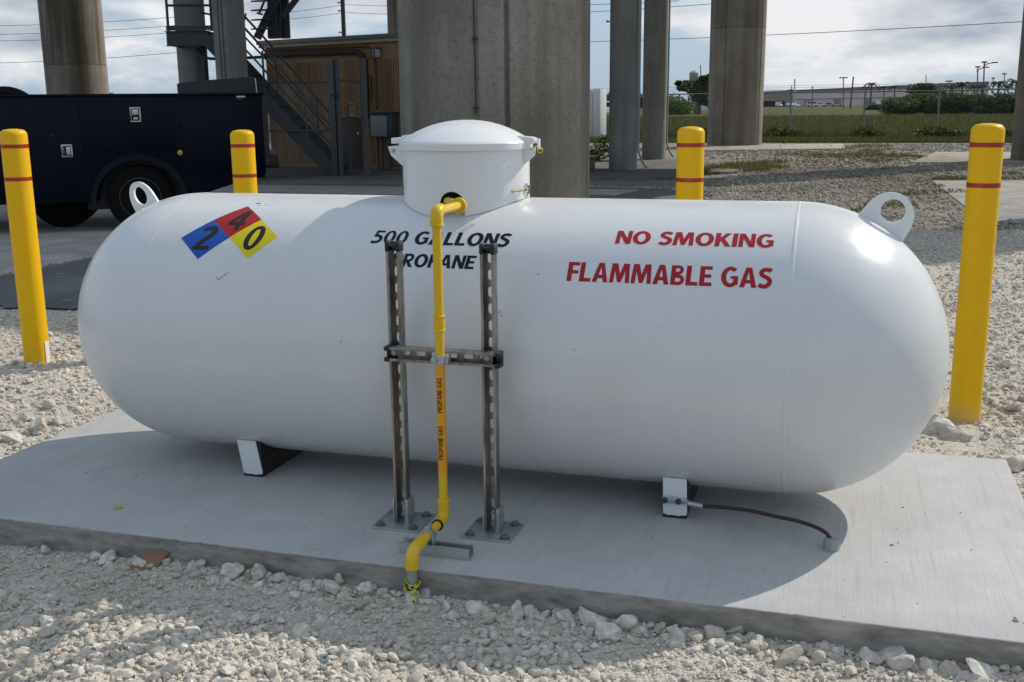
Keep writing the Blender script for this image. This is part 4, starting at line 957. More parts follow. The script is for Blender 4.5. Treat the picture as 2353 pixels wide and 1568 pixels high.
# thin cable clipped down the pier
a = face(-2.06, 6.63, -.185); d_ = Vector((math.cos(a), math.sin(a), 0))
mb = MB(); mb.tube([d_ * .921 + Vector((.004 * math.sin(z * 5), 0, z)) for z in [1.3 + .3 * i for i in range(22)]], .006, 6)
for z in (1.36, 1.95, 3.2): mb.box(d_ * .922 + Vector((0, 0, z)), (.045, .03, .014))
mb.build('cable', M['black'], cpier)
pier(-3.34, 19.48, .30, M['col_small'], 'concrete_post', 'slim round concrete post nearest the right side of the massive pier', top=DECK, group='slim concrete posts')
pier(-3.48, 24.21, .30, M['col_small'], 'concrete_post', 'slim round concrete post between another slim post and the grooved far pier', group='slim concrete posts')
pier(-2.45, 34.49, .915, M['col_pier4'], 'concrete_pier', 'wide concrete pier with dark grooves standing before the far green field', [(face(-2.45, 34.49, -.42), .03), (face(-2.45, 34.49, .84), .03)], 96)
pier(-21.48, 25.16, .90, M['col_brown'], 'concrete_pier', 'rust stained wide concrete pier rising behind the dark truck on the left')
pc = pier(-10.40, 15.75, .305, M['col_small'], 'concrete_post', 'slim concrete post in front of the steel stair with dark conduits on it', group='slim concrete posts')
a = face(-10.4, 15.75, -.62); mb = MB()
for k, aa in enumerate((a, a + .25)):
    d_ = Vector((math.cos(aa), math.sin(aa), 0)); mb.tube([d_ * .313 + Vector((0, 0, z)) for z in (0, 4, 7.9)], .009, 6)
mb.build('conduit', M['dark_steel'], pc)
pier(-12.07, 16.99, .31, M['col_small'], 'concrete_post', 'slim concrete post behind the stair landing', group='slim concrete posts')
pier(-11.50, 28.37, .91, M['col_big'], 'concrete_pier', 'concrete pier half hidden behind the massive pier above the tan building')
pier(5.90, 25.00, .915, M['col_pier4'], 'concrete_pier', 'concrete pier cut by the right frame edge beside the front right bollard', top=11.0)
pier(8.3, 15.4, .90, M['col_big'], 'concrete_pier', 'concrete pier right of the view that throws a shadow on the gravel', top=9.0)
dk = empty('shade_deck', (0, 0, DECK), 0, 'concrete deck overhead out of view, added to shade the truck, building and pier', 'shade deck')  # unseen deck, its extent shaped for the shade it casts
MB().prism([(-23, 10.6), (5.4, 10.6), (5.4, 27.5), (-23, 27.5)], (0, 0, .9), (1, 0, 0), (0, 1, 0), (0, 0, .35)).build('slab', M['deck'], dk)
for y in (11.2, 14.6, 18.0, 21.4, 24.8, 27.0): MB().box((-8.8, y, .45), (28.2, .6, .896)).build('girder', M['deck'], dk)

# ------------------------------------------------------------------ utility truck
TA = math.atan2(.515, .857)
truck = empty('utility_truck', (-5.5, 8.25, G), TA, 'dark navy service body truck parked in shade of the added deck at left', 'truck')
T = lambda s, z: (-s, 0, z - G)      # a spot on the side: s from the rear corner, world height z
def tb(s0, s1, z0, z1, y0=0.0, y1=2.0, mb=None): return (mb or MB()).span((-s0, y0, z0 - G), (-s1, y1, z1 - G))
# side panel with a wheel arch cut out
WC, WR = (1.462, .200), .50
out = [(0.0, .50), (0.0, 1.424), (3.35, 1.424), (3.35, .215)]
for i in range(19):
    a = R_(180) * i / 18; out.append((WC[0] + WR * math.cos(a) * 1.0, max(.215, WC[1] + WR * math.sin(a))))
out.append((.93, .50)) if False else None
poly = [(-s, z - G) for s, z in out]
body = MB().prism(poly, (0, 0, 0), (1, 0, 0), (0, 0, 1), (0, .45, 0)).build('body', M['navy'], truck, smooth=25, bevel=.006)
MB().span((-3.35, .55, .42 - G), (0, 2.0, .70 - G)).span((-3.35, 1.6, .70 - G), (0, 2.0, 1.424 - G)).span((-3.35, .452, .70 - G), (-3.28, 1.598, 1.42 - G)).build('bed', M['navy'], truck, bevel=.006)
tb(-.03, 3.38, 1.424, 1.452, -.02, .47).build('top_rail', M['navy'], truck, bevel=.006)
for (s0, s1, z0, z1) in ((2.06, 3.05, .30, 1.36), (1.02, 2.03, .80, 1.36), (.05, .94, .55, 1.36)):
    tb(s0, s1, z0, z1, -.009, .0).build('door', M['navy'], truck, bevel=.005)
fl = MB(); n_ = 30; vs = []; fs2 = []
for i in range(n_ + 1):
    a = R_(-8) + R_(196) * i / n_
    for r, y in ((.492, -.001), (.492, -.035), (.545, -.045), (.565, -.001)): vs.append((-(WC[0]) + r * math.cos(a), y, WC[1] - G + r * math.sin(a)))
for i in range(n_):
    for k in range(4): fs2.append((i * 4 + k, i * 4 + (k + 1) % 4, (i + 1) * 4 + (k + 1) % 4, (i + 1) * 4 + k))
fl.add(vs, fs2).build('fender_flare', M['navy_trim'], truck)
def latch(s0, s1, z0, z1, vertical):
    mb = MB(); w, h = s1 - s0, z1 - z0; cx, cz_ = (s0 + s1) / 2, (z0 + z1) / 2
    for a0, a1, b0, b1 in ((s0, s1, z1 - .015, z1), (s0, s1, z0, z0 + .015), (s0, s0 + .015, z0 + .015, z1 - .015), (s1 - .015, s1, z0 + .015, z1 - .015)): tb(a0, a1, b0, b1, -.016, -.0092, mb)
    if vertical: tb(s0 + .025, s1 - .025, cz_ - .005, z1 - .025, -.014, -.0095, mb); tb(s0 + .035, s1 - .035, z0 + .025, cz_ - .03, -.014, -.0095, mb)
    else: tb(s0 + .022, cx + .008, z0 + .025, z1 - .025, -.014, -.0095, mb); tb(cx + .03, s1 - .025, z0 + .035, z1 - .03, -.014, -.0095, mb)
    return mb.build('door_latch', M['chrome'], truck, bevel=.002)
latch(2.165, 2.285, .742, .886, False); latch(1.384, 1.502, 1.13, 1.298, True)
tb(.86, 2.10, .10, .74, .36, .46).build('wheel_well', M['black'], truck)
MB().lathe([(.032, 0), (.03, .018), (.015, .026), (0, .027)], 18, (-.977, -.0088, .769 - G), Matrix.Rotation(R_(90), 3, 'X')).build('marker_light', M['amber'], truck)
tb(.19, .29, 1.40, 1.418, -.028, -.0205).build('reflector', M['lamp_white'], truck); tb(.22, .3, 1.375, 1.386, -.016, -.0095).build('reflector', M['red_lens'], truck)
MB().tube([(-.99, -.0095, 1.09 - G), (-1.0, -.0095, 1.11 - G), (-.985, -.0095, 1.135 - G)], [.003, .009, .003], 5).build('scrape', M['rim'], truck)
MB().tube([(-2.38, -.0095, 1.0 - G), (-2.35, -.0095, .99 - G)], .007, 5).build('scrape', M['rim'], truck)
tb(-.06, .0, .60, 1.45, .0, .06).build('corner_post', M['black'], truck)
tb(-.16, -.005, .56, .72, .05, 1.95).build('rear_bumper', M['black'], truck, bevel=.01)
tb(-.05, .0, .73, 1.40, .47, 1.58).build('tailgate', M['navy'], truck, bevel=.01)
def wheel(s, y, z, parent, r=.383, w=.26):
    Mx = Matrix.Rotation(R_(90), 3, 'X')
    t = MB().lathe([(r * .60, -w / 2), (r * .86, -w / 2 - .004), (r * .97, -w / 2 + .03), (r, -w / 2 + .06), (r, w / 2 - .06), (r * .97, w / 2 - .03), (r * .86, w / 2 + .004), (r * .60, w / 2)], 56, (-s, y, z - G), Mx)
    t = t.build('wheel', M['tyre'], parent, smooth=30)
    rm = MB().lathe([(0, .05), (.07, .05), (.08, .03), (.14, .01), (.19, .055), (r * .60, w / 2 - .01), (r * .625, w / 2 + .004), (r * .6, w / 2 + .006), (r * .56, w / 2 - .02), (.2, .03), (.16, -.03)], 40, (-s, y, z - G), Mx).build('rim', M['rim'], t, smooth=30)
    return t
wheel(1.462, .13, .250, truck); wheel(1.40, 1.83, .250, truck); wheel(4.4, .2, .250, truck); wheel(4.4, 1.8, .250, truck)
# tank-like dark drum slung under the body
MB().lathe([(0, -.32), (.36, -.32), (.395, -.29), (.395, .29), (.36, .32), (0, .32)], 40, (-2.42, .98, .26 - G), Matrix.Rotation(R_(90), 3, 'X')).build('under_drum', M['tyre'], truck)
tb(.3, 5.4, .42, .56, .6, .75).span((-5.4, 1.3, .42 - G), (-.3, 1.45, .56 - G)).build('chassis_rail', M['black'], truck)
# cab beyond the picture's edge
cab = MB().prism([(-3.45, .30 - G), (-3.45, 2.05 - G), (-4.7, 2.05 - G), (-5.25, 1.45 - G), (-6.2, 1.30 - G), (-6.25, .35 - G)], (0, .05, 0), (1, 0, 0), (0, 0, 1), (0, 1.9, 0)).build('cab', M['navy'], truck, bevel=.05, seg=3)
tb(3.7, 4.6, 1.45, 1.95, .035, .048).build('window', M['glass'], truck)
# spare tyre and steel box carried in the bed
sp_ = empty('spare_tyre', (0, 0, 0), TA, 'black spare tyre standing upright behind the truck side at left', 'tyre')
sp_.location = truck.matrix_world @ Vector((0, 0, 0)) if False else Vector((-5.5, 8.25, 0)) + Matrix.Rotation(TA, 3, 'Z') @ Vector((-2.98, .80, 0))
tt = MB().lathe([(.24, -.12), (.36, -.13), (.42, -.07), (.43, 0), (.42, .07), (.36, .13), (.24, .12)], 56, (0, 0, 1.13), Matrix.Rotation(R_(90), 3, 'X')).build('tyre', M['tyre'], sp_, smooth=40)
MB().lathe([(0, .03), (.1, .03), (.2, .05), (.25, .10), (.25, -.1), (.2, -.02), (0, -.02)], 40, (0, 0, 1.13), Matrix.Rotation(R_(90), 3, 'X')).build('rim', M['rim'], sp_)
bx = empty('cargo_box', (0, 0, 0), TA, 'charcoal steel box with a sloping top sitting in the rear of the truck bed', 'cargo box')
bx.location = Vector((-5.5, 8.25, 0)) + Matrix.Rotation(TA, 3, 'Z') @ Vector((0, .5, 0))
MB().prism([(-.98, .72), (-.98, 1.575), (-.80, 1.60), (-.09, 1.655), (-.05, 1.645), (-.05, .72)], (0, 0, 0), (1, 0, 0), (0, 0, 1), (0, .8, 0)).build('box_shell', M['box_grey'], bx, bevel=.01)
MB().tube([(-.052, -.004, 1.63), (-.046, -.012, 1.50), (-.046, -.012, 1.45)], .006, 6).build('strap', M['chrome'], bx)

# ------------------------------------------------------------------ tan building under the added deck
BA = math.atan2(-.286, .958)
bld = empty('utility_building', (-7.3, 18.67, G), BA, 'small tan utility building with ribbed siding under the added concrete deck', 'building')
def bs(s0, s1, z0, z1, y0, y1, mb=None): return (mb or MB()).span((-s0, y0, z0 - G), (-s1, y1, z1 - G))
bs(0, 5.0, G - .05, 2.66, 0, 4).build('wall', M['plaster'], bld)
sd_ = MB()
s = .02
while s < 4.96:
    bs(s, s + .034, .0, 2.30, -.040, -.002, sd_)
    s += .062
sd_.build('siding', M['siding'], bld, bevel=.006, seg=1)
rf = bs(-.12, 5.12, 2.66, 2.735, -.10, 4.1).build('roof', M['trim'], bld, bevel=.004)
bs(-.15, 5.15, 2.737, 2.83, -.14, 4.14).build('flashing', M['flashing'], rf, bevel=.006)
dr = bs(2.02, 2.62, -.08, 1.0, -.075, -.045).build('door', M['door'], bld, bevel=.004)
bs(1.97, 2.67, 1.003, 1.05, -.085, -.045).build('door_frame', M['door'], dr)
MB().cyl((-2.1, -.075, .7 - G), (-2.1, -.11, .7 - G), .03, 12).build('handle', M['chrome'], dr)
cd = empty('conduit_run', (-7.3, 18.67, G), BA, 'two rusty conduits bending down along the top of the tan building wall', 'conduit')
B_ = lambda s, y, z: (-s, y, z - G)
MB().tube(elbow_path([B_(4.9, -.11, 2.50), B_(1.81, -.11, 2.48), B_(1.80, -.11, 1.05)], .34, 10), .055, 14).build('pipe', M['rust_pipe'], cd)
MB().tube(elbow_path([B_(4.9, -.10, 2.60), B_(1.52, -.10, 2.575), B_(1.50, -.10, 1.25)], .26, 10), .02, 10).build('pipe', M['rust_pipe'], cd)
MB().span((-1.52, -.16, 1.22 - G), (-1.48, -.1, 1.30 - G)).tube(elbow_path([B_(1.80, -.11, 1.95), B_(1.66, -.11, 1.95), B_(1.66, -.11, 1.45), B_(1.78, -.11, 1.42)], .05, 6), .018, 8).build('fitting', M['rust_pipe'], cd)
wl_ = empty('wall_light', (-7.3, 18.67, G), BA, 'caged wall light at the upper right of the tan building', 'wall light')
bs(1.40, 1.545, 2.335, 2.51, -.20, -.05).build('lens', M['lamp_white'], wl_, bevel=.02)
mb = MB()
for z in (2.36, 2.41, 2.46): bs(1.39, 1.555, z, z + .01, -.212, -.201, mb)
for s in (1.43, 1.47, 1.51): bs(s, s + .01, 2.33, 2.52, -.224, -.2125, mb)
bs(1.38, 1.56, 2.511, 2.55, -.21, -.05, mb); mb.build('cage', M['grey_paint'], wl_)
eb = empty('electrical_box', (-7.3, 18.67, G), BA, 'grey electrical enclosure on legs in front of the tan building wall', 'electrical box')
bs(.93, 1.53, .62, 1.13, -.34, -.08).build('enclosure', M['grey_paint'], eb, bevel=.012)
bs(1.05, 1.50, .645, 1.09, -.358, -.342).build('door', M['panel_grey'], eb, bevel=.01)  # door colour lightened to stand for the sky it reflects
bs(.88, 1.55, 1.132, 1.165, -.38, -.05).build('hood', M['dark_steel'], eb)
for s, r in ((1.44, .03), (1.32, .022), (1.12, .055)): MB().cyl(B_(s, -.22, G), B_(s, -.22, .622), r, 12).build('leg_conduit', M['grey_paint'], eb)
sg = empty('caution_sign', (-7.3, 18.67, G), BA, 'small cream and black CAUTION sign by the building door', 'sign')
bs(2.20, 2.385, 1.075, 1.365, -.062, -.042).build('board', M['sign_cream'], sg)
bs(2.21, 2.375, 1.27, 1.345, -.0655, -.0625).build('header', M['ink'], sg)
decal('lettering', 'CAUTION', M['sign_cream'], sg, (-2.365, -2.22, 1.288 - G, 1.328 - G), lambda x, y: Vector((x, -.0668, y)), 0, .05)
mb = MB()
for z in (1.21, 1.165, 1.12):
    s = 2.225
    while s < 2.35: w_ = random.uniform(.015, .035); bs(s, s + w_, z, z + .026, -.065, -.0625, mb); s += w_ + .009
mb.build('small_print', M['ink'], sg)

# ------------------------------------------------------------------ steel stair
SA = math.atan2(.252, .968)
st = empty('steel_stair', (-11.9, 15.88, G), SA, 'dark steel stair with landing and pipe handrails climbing beside the tan building', 'stairway')
Q = lambda s, y, z: (s, y, z - G)
lz = 2.785
mb = MB(); mb.span(Q(0, 0, lz - .27), Q(.84, .012, lz)); mb.span(Q(-.03, -.05, lz), Q(.9, .012, lz + .012)); mb.span(Q(-.02, -.05, lz - .282), Q(.63, .012, lz - .27))
mb.span(Q(0, .95, lz - .27), Q(.84, .962, lz)); mb.span(Q(-.012, .0, lz - .27), Q(0, .96, lz)); mb.span(Q(0, .014, lz - .03), Q(.86, .948, lz - .002)); mb.build('landing', M['dark_steel'], st)
MB().span(Q(.0, -.02, lz + .02), Q(.9, -.012, lz + .11)).build('kick_plate', M['dark_steel'], st)
run0, run1 = Vector((.80, 0, lz - .14)), Vector((3.28, 0, G + .02))
for y in (0, .95):
    a_, b_ = Vector(Q(run0.x, y, run0.z)), Vector(Q(run1.x, y, run1.z))
    MB().bar(a_, b_, .03, .27, (0, 0, 1)).build('stringer', M['dark_steel'], st)
for i in range(13):
    t = (i + .6) / 13; p = run0.lerp(run1, t); MB().span(Q(p.x - .12, .02, p.z + .06), Q(p.x + .12, .93, p.z + .09)).build('tread', M['dark_steel'], st)
def rail(pts, r, nm='handrail', mat='grey_paint'): return MB().tube([Q(*p) for p in pts], r, 8).build(nm, M[mat], st)
for y in (-.03, .98):
    rail([(1.0, y, 3.50), (1.751, y, 2.649), (3.24, y, .885)], .024); rail([(1.0, y, 3.05), (1.785, y, 2.195), (3.24, y, .50)], .02)
    for t in (.12, .45, .78): p = run0.lerp(run1, t); rail([(p.x, y, p.z), (p.x, y, p.z + .98)], .022, 'rail_post')
rail([(.05, -.03, 3.283), (.93, -.03, 3.275), (1.42, -.03, 2.78)], .024, mat='dark_steel'); rail([(.06, .98, 3.30), (.9, .98, 3.12), (1.3, .98, 3.0), (1.35, .98, 3.2)], .02, mat='dark_steel')
for s, y in ((.05, -.03), (.93, -.03), (1.09, .3), (.05, .98), (1.3, .5)): rail([(s, y, lz), (s, y, 3.9)], .028, 'rail_post', 'dark_steel')
# legs and diagonal brace under the landing, upper flight going up behind
MB().bar(Q(.55, .2, lz - .95 - .6), Q(1.40, .2, 2.35), .06, .12).build('brace', M['dark_steel'], st)
for s, y in ((.40, .5), (.78, .9)): MB().span(Q(s, y, G), Q(s + .16, y + .16, lz - .285)).build('landing_leg', M['dark_steel'], st)
SM = Matrix.Rotation(-SA, 3, 'Z')
ts = lambda px, py, d: SM @ (at(px, py, d) - Vector((-11.9, 15.88, G)))
for py in (-18, 2, 23, 45, 66): MB().bar(ts(584, py + 1, 25.8), ts(622, py, 26.2), .24, .035, (0, 0, 1)).build('upper_tread', M['dark_steel'], st)
for a_, b_, w_, d_, mt__ in (((626, 88), (624, -60), .20, 26.4, 'grey_paint'), ((641, 88), (638, -60), .11, 26.3, 'dark_steel'), ((655, 88), (651, -60), .17, 26.5, 'grey_paint'), ((665, 88), (658, -60), .055, 26.0, 'dark_steel'), ((591, 88), (640, -14), .17, 26.1, 'dark_steel'), ((649, 40), (692, -16), .13, 25.9, 'dark_steel'), ((596, 30), (612, -8), .045, 25.7, 'dark_steel'), ((590, 30), (604, 34), .045, 25.7, 'dark_steel')):
    MB().bar(ts(*a_, d_), ts(*b_, d_), w_, w_ * .7, (0, 1, 0)).build('tower_frame', M[mt__], st)
mb = MB(); mb.tube([Q(.45, .5, 2.45), Q(.52, .45, 2.33), Q(.72, .4, 2.27), Q(1.2, .4, 2.27), Q(2.0, .4, 2.3)], .03, 8); mb.build('conduit', M['grey_paint'], st)
# fence with a gate between the truck and the building
fg = empty('fence_gate', (-11.9, 15.88, G), SA, 'grey chain link gate panel with pipe rails before the stair and building', 'gate')
def fr(a_, b_, r, nm): return MB().tube([Q(*a_), Q(*b_)], r, 10).build(nm, M['grey_paint'], fg)
MB().span(Q(3.24, -.20, G), Q(3.36, -.08, 2.19)).build('post', M['grey_paint'], fg, bevel=.006); fr((3.42, -.14, G), (3.42, -.14, 2.27), .05, 'post'); fr((3.93, -.12, G), (3.93, -.12, 2.22), .065, 'post'); fr((3.58, .05, G), (3.58, .05, 1.3), .02, 'post')
fr((1.75, -.14, 1.775), (3.25, -.14, 1.765), .02, 'rail'); fr((1.85, -.14, .825), (3.25, -.14, .82), .02, 'rail'); fr((3.45, -.13, 1.81), (3.92, -.12, 1.76), .02, 'rail')
MB().span(Q(3.28, -.24, 1.50), Q(3.44, -.205, 1.53)).cyl(Q(3.42, -.22, 1.45), Q(3.42, -.22, 1.55), .025, 8).build('gate_latch', M['black'], fg)
MB().add([Q(1.75, -.14, G + .05), Q(3.24, -.14, G + .05), Q(3.24, -.14, 1.77), Q(1.75, -.14, 1.77)], [(0, 1, 2, 3)]).build('wire_mesh', M['mesh'], fg)

# ------------------------------------------------------------------ behind the piers: cabinet, loose cables, planks
cb = empty('white_cabinet', (-8.80, 40.5, G), R_(-16), 'tall white metal cabinet half hidden behind the massive pier', 'cabinet')
MB().span((-.5, 0, .0), (.02, .55, 2.0)).build('cabinet_body', M['cabinet'], cb, bevel=.01); MB().span((.06, -.03, .02), (.40, .52, 2.02)).build('door', M['cabinet'], cb, bevel=.01); MB().span((.023, .1, .05), (.057, .4, 1.95)).build('hinge_gap', M['black'], cb)
for (x, y, lab) in ((-3.34, 19.48, 'grey conduit dropping to the slab beside the nearer slim post'), (-3.48, 24.21, 'grey conduit dropping to the slab beside the farther slim post')):
    o = MB().tube([(x + .345, y - .08, z) for z in (7.5, 3, 1.2)] + [(x + .34, y - .10, .55), (x + .36, y - .14, .3), (x + .45, y - .2, .1), (x + .55, y - .25, G + .08)], .024, 8).build('loose_conduit', M['grey_pvc']); tag(o, lab, 'conduit', 'conduits on the slim posts')
o = MB().span((-6.6, 18.2, G + .07), (-3.75, 18.6, G + .30)).span((-6.6, 18.15, G + .30), (-3.7, 18.7, G + .36)).build('timber_sleeper', M['grey_paint'], bevel=.01); tag(o, 'dark low beam lying on the slab behind the massive pier', 'beam')

# ------------------------------------------------------------------ grass and weeds
def blades(n, xs, ys, h0, h1, w, keep=None, z=G - .03, lean=.35):
    x = rng.uniform(*xs, n); y = rng.uniform(*ys, n)
    if keep is not None:
        k = keep(x, y); x, y = x[k], y[k]
    n = len(x); h = rng.uniform(h0, h1, n); a = rng.uniform(0, 2 * np.pi, n); lx = rng.normal(0, lean, n) * h; ly = rng.normal(0, lean, n) * h
    p0 = np.stack([x - np.cos(a) * w, y - np.sin(a) * w, np.full(n, z)], -1); p1 = np.stack([x + np.cos(a) * w, y + np.sin(a) * w, np.full(n, z)], -1); p2 = np.stack([x + lx, y + ly, z + h], -1)
    V = np.stack([p0, p1, p2], 1).reshape(-1, 3); Fa = np.arange(3 * n).reshape(-1, 3); t = np.repeat(rng.random(n), 3); return V, Fa, t
def merge(lst):
    o = 0; a, b_, c_ = [], [], []
    for v, f, t in lst: a.append(v); b_.append(f + o); c_.append(t); o += len(v)
    return np.concatenate(a), np.concatenate(b_), np.concatenate(c_)
clump = lambda s, th, seed: (lambda x, y: vnoise(x, y, s, seed) > th)
V, Fa, t = merge([blades(60000, (-14, 13), (37.2, 42), .05, .22, .012), blades(26000, (-14, 13), (40.5, 43.5), .15, .55, .014, clump(.45, .08, 21)), blades(60000, (-22, 22), (43, 62), .12, .36, .02), blades(50000, (-40, 34), (62, 110), .15, .42, .035)])
tag(big_mesh('field_grass', V, Fa, M['grass'], t), 'rough green grass of the open field behind the wire fence', 'grass', kind='stuff')
def inpoly(P):
    def f(x, y):
        c = np.zeros(len(x), bool); n = len(P); yj = y + 0; 
        for i in range(n):
            (x0, y0), (x1, y1) = P[i], P[(i + 1) % n]
            c ^= ((y0 > y) != (y1 > y)) & (x < (x1 - x0) * (y - y0) / (y1 - y0 + 1e-12) + x0)
        return c
    return f
patches = [([gpt(*q)[:2] for q in ((1640, 372), (1830, 374), (1790, 388), (1640, 402))], .25), ([gpt(*q)[:2] for q in ((1945, 330), (2000, 332), (2092, 366), (2075, 378), (1985, 374))], .2), ([gpt(*q)[:2] for q in ((2060, 425), (2120, 415), (2225, 488), (2150, 500), (2050, 470))], .1), ([gpt(*q)[:2] for q in ((2100, 400), (2400, 399), (2400, 409), (2110, 411))], .15), ([gpt(*q)[:2] for q in ((1770, 349), (2075, 356), (2075, 361), (1770, 356))], .15)]
lst = []
for P, hh in patches:
    xs = [p[0] for p in P]; ys = [p[1] for p in P]; ip = inpoly(P); cl = clump(1.6, -.08, 31)
    lst.append(blades(18000, (min(xs) - 1, max(xs) + 1), (min(ys) - 1.5, max(ys) + 1.5), .03, hh * .6, .009, lambda x, y: ip(x + 1.6 * vnoise(x, y, .8, 51), y + 2.4 * vnoise(x, y, .8, 52)) & cl(x, y)))
lst.append(blades(2500, (.5, 6), (5, 20), .02, .09, .006, clump(1.1, .3, 33)))
V, Fa, t = merge(lst); tag(big_mesh('weeds', V, Fa, M['dry_grass'], t), 'low olive weeds growing in patches through the distant gravel', 'weeds', kind='stuff')
def leaf_cloud(cl, n, size, flat=.9):
    out = []
    for (c, r, w_) in cl:
        m = int(n * w_); d = rng.normal(size=(m, 3)); d /= np.linalg.norm(d, axis=1)[:, None]; rad = rng.random(m) ** .45
        p = np.array(c) + d * rad[:, None] * np.array(r); a = rng.normal(size=(m, 3)); a /= np.linalg.norm(a, axis=1)[:, None]; b_ = np.cross(a, rng.normal(size=(m, 3))); b_ /= np.linalg.norm(b_, axis=1)[:, None]
        s = size * rng.uniform(.6, 1.3, m)[:, None]; V = np.stack([p - a * s, p - b_ * s * .5, p + a * s, p + b_ * s * .5], 1).reshape(-1, 3)
        t = np.repeat(np.clip(rng.normal(.45, .25, m), 0, 1), 4); out.append((V, np.arange(4 * m).reshape(-1, 4), t))
    return merge(out)
def bush(name, label, cat, cl, n, size, mat, trunk=None, group=None):
    c0 = np.array(cl[0][0]); rt = empty(name, (c0[0], c0[1], G), 0, label, cat, group)
    V, Fa, t = leaf_cloud(cl, n, size); V = V - np.array([c0[0], c0[1], G]); V[:, 2] = np.maximum(V[:, 2], .0)
    big_mesh('crown' if trunk else 'foliage', V, Fa, M[mat], t, rt)
    if trunk:
        mb = MB()
        for pts, r in trunk: mb.tube([Vector(p) - Vector((c0[0], c0[1], G)) for p in pts], [r * (1 - .55 * i / (len(pts) - 1)) for i in range(len(pts))], 8)
        mb.build('trunk', M['bark'], rt)
    return rt
# weedy shrub by the slab seen between the piers
p = at(1382, 350, 27); bush('roadside_weed', 'tall light green weed growing between the massive pier and the first slim post', 'plant', [((p.x - .1, p.y, .12), (.4, .3, .22), .5), ((p.x - .3, p.y, .0), (.4, .3, .12), .5), ((p.x + .05, p.y, .35), (.16, .14, .24), .2)], 800, .04, 'leaf_mid')
for px, w_, lab in ((1795, .8, 'dark weed clump at the foot of the fence post nearest the far pier'), (1985, .6, 'weed clump at the foot of the middle fence post'), (2150, .9, 'dark bushy weed clump left of the front right bollard along the fence'), (1620, .6, 'weed clump at the fence between the slim post and the far pier'), (2335, .5, 'weed clump by the fence post next to the right frame edge')):
    p = gpt(px, 318); bush('fence_weed', lab, 'plant', [((p.x, 41.0, G + .15), (w_, .4, .34), .6), ((p.x + w_ * .6, 41.2, G + .1), (w_ * .7, .4, .26), .4)], 900, .07, 'leaf_dark', group='weeds along the fence')

# ------------------------------------------------------------------ wire fence
fe = empty('chain_link_fence', (0, 0, 0), 0, 'long chain link fence with steel posts along the far green field', 'fence')
FP = [(-14.0, 43.3), (-10.2, 42.9), (-6.6, 42.5), (-3.85, 42.2), (-.96, 41.9), (1.83, 42.5), (4.52, 41.6), (7.02, 38.9), (10.5, 36.5)]
FP = [(-14.0, 42.6), (-10.2, 42.5), (-6.6, 42.4), (-3.85, 42.2), (-.98, 41.9), (1.83, 42.3), (4.52, 41.6), (7.02, 39.0), (9.6, 36.4)]
for x, y in FP: MB().cyl((x, y, G - .1), (x, y, 1.70), .035, 8).build('post', M['fence_post'], fe)
for (x, y) in FP:
    MB().tube([(x, y, 1.70), (x, y - .12, 1.95)], .016, 6).build('barb_arm', M['fence_post'], fe)
MB().tube([(x, y, 1.68) for x, y in FP], .024, 8).build('top_rail', M['fence_post'], fe)
mb = MB()
for dy, z in ((-.04, 1.78), (-.08, 1.87), (-.12, 1.95)): mb.tube([(x, y + dy, z) for x, y in FP], .005, 4)
mb.build('barbed_wire', M['fence_post'], fe)
for i in range(len(FP) - 1):
    (x0, y0), (x1, y1) = FP[i], FP[i + 1]; L = math.hypot(x1 - x0, y1 - y0)
    o = MB().add([(0, 0, 0), (L, 0, 0), (L, 0, 1.72), (0, 0, 1.72)], [(0, 1, 2, 3)]).build('wire_mesh', M['mesh'], fe); o.location = (x0, y0, G + .05); o.rotation_euler = (0, 0, math.atan2(y1 - y0, x1 - x0))

# ------------------------------------------------------------------ the far side of the field
wh = empty('warehouse', (-31.7, 467.6, G), 0, 'long low mauve brown warehouse beyond the field', 'building')
def ws(x0, x1, z0, z1, y0, y1, mb=None): return (mb or MB()).span((x0 + 19.3, y0, z0 - G), (x1 + 19.3, y1, z1 - G))
WA, WB = -24.0, 34.0
out = [(WA + 19.3, 0), (WB + 19.3, 0), (WB + 19.3, 5.55), (WA + 19.3, 3.75)]
MB().prism(out, (0, 0, 0), (1, 0, 0), (0, 0, 1), (0, 30, 0)).build('wall', M['ware'], wh)
MB().prism([(WA + 19.3, 3.2), (WB + 19.3, 4.75), (WB + 19.3, 5.6), (WA + 19.3, 3.8)], (0, -.25, 0), (1, 0, 0), (0, 0, 1), (0, .23, 0)).build('parapet', M['ware_dark'], wh)
MB().prism([(WA + 19.3, 1.62), (WB + 19.3, 2.2), (WB + 19.3, 2.32), (WA + 19.3, 1.74)], (0, -.12, 0), (1, 0, 0), (0, 0, 1), (0, .1, 0)).build('wall_band', M['ware_dark'], wh)
for x in (-9.5, -2.2, 5.2, 12.3, 19.0, 26): ws(x, x + 1.7, G, 1.66 + (x - WA) * .01, -.30, -.005).build('pilaster', M['ware_brown'], wh)
ws(-24, -12.8, G, 3.1, -2.6, -.32).build('annex', M['ware_brown'], wh); ws(-24, -14.3, G, 1.35, -2.9, -2.62).build('loading_bay', M['black'], wh)
ws(6.5, 18, G, .75, -3.5, -3.2).build('screen_fence', M['fence_post'], wh)
wh.scale = (1.607, 1.607, 1.607)
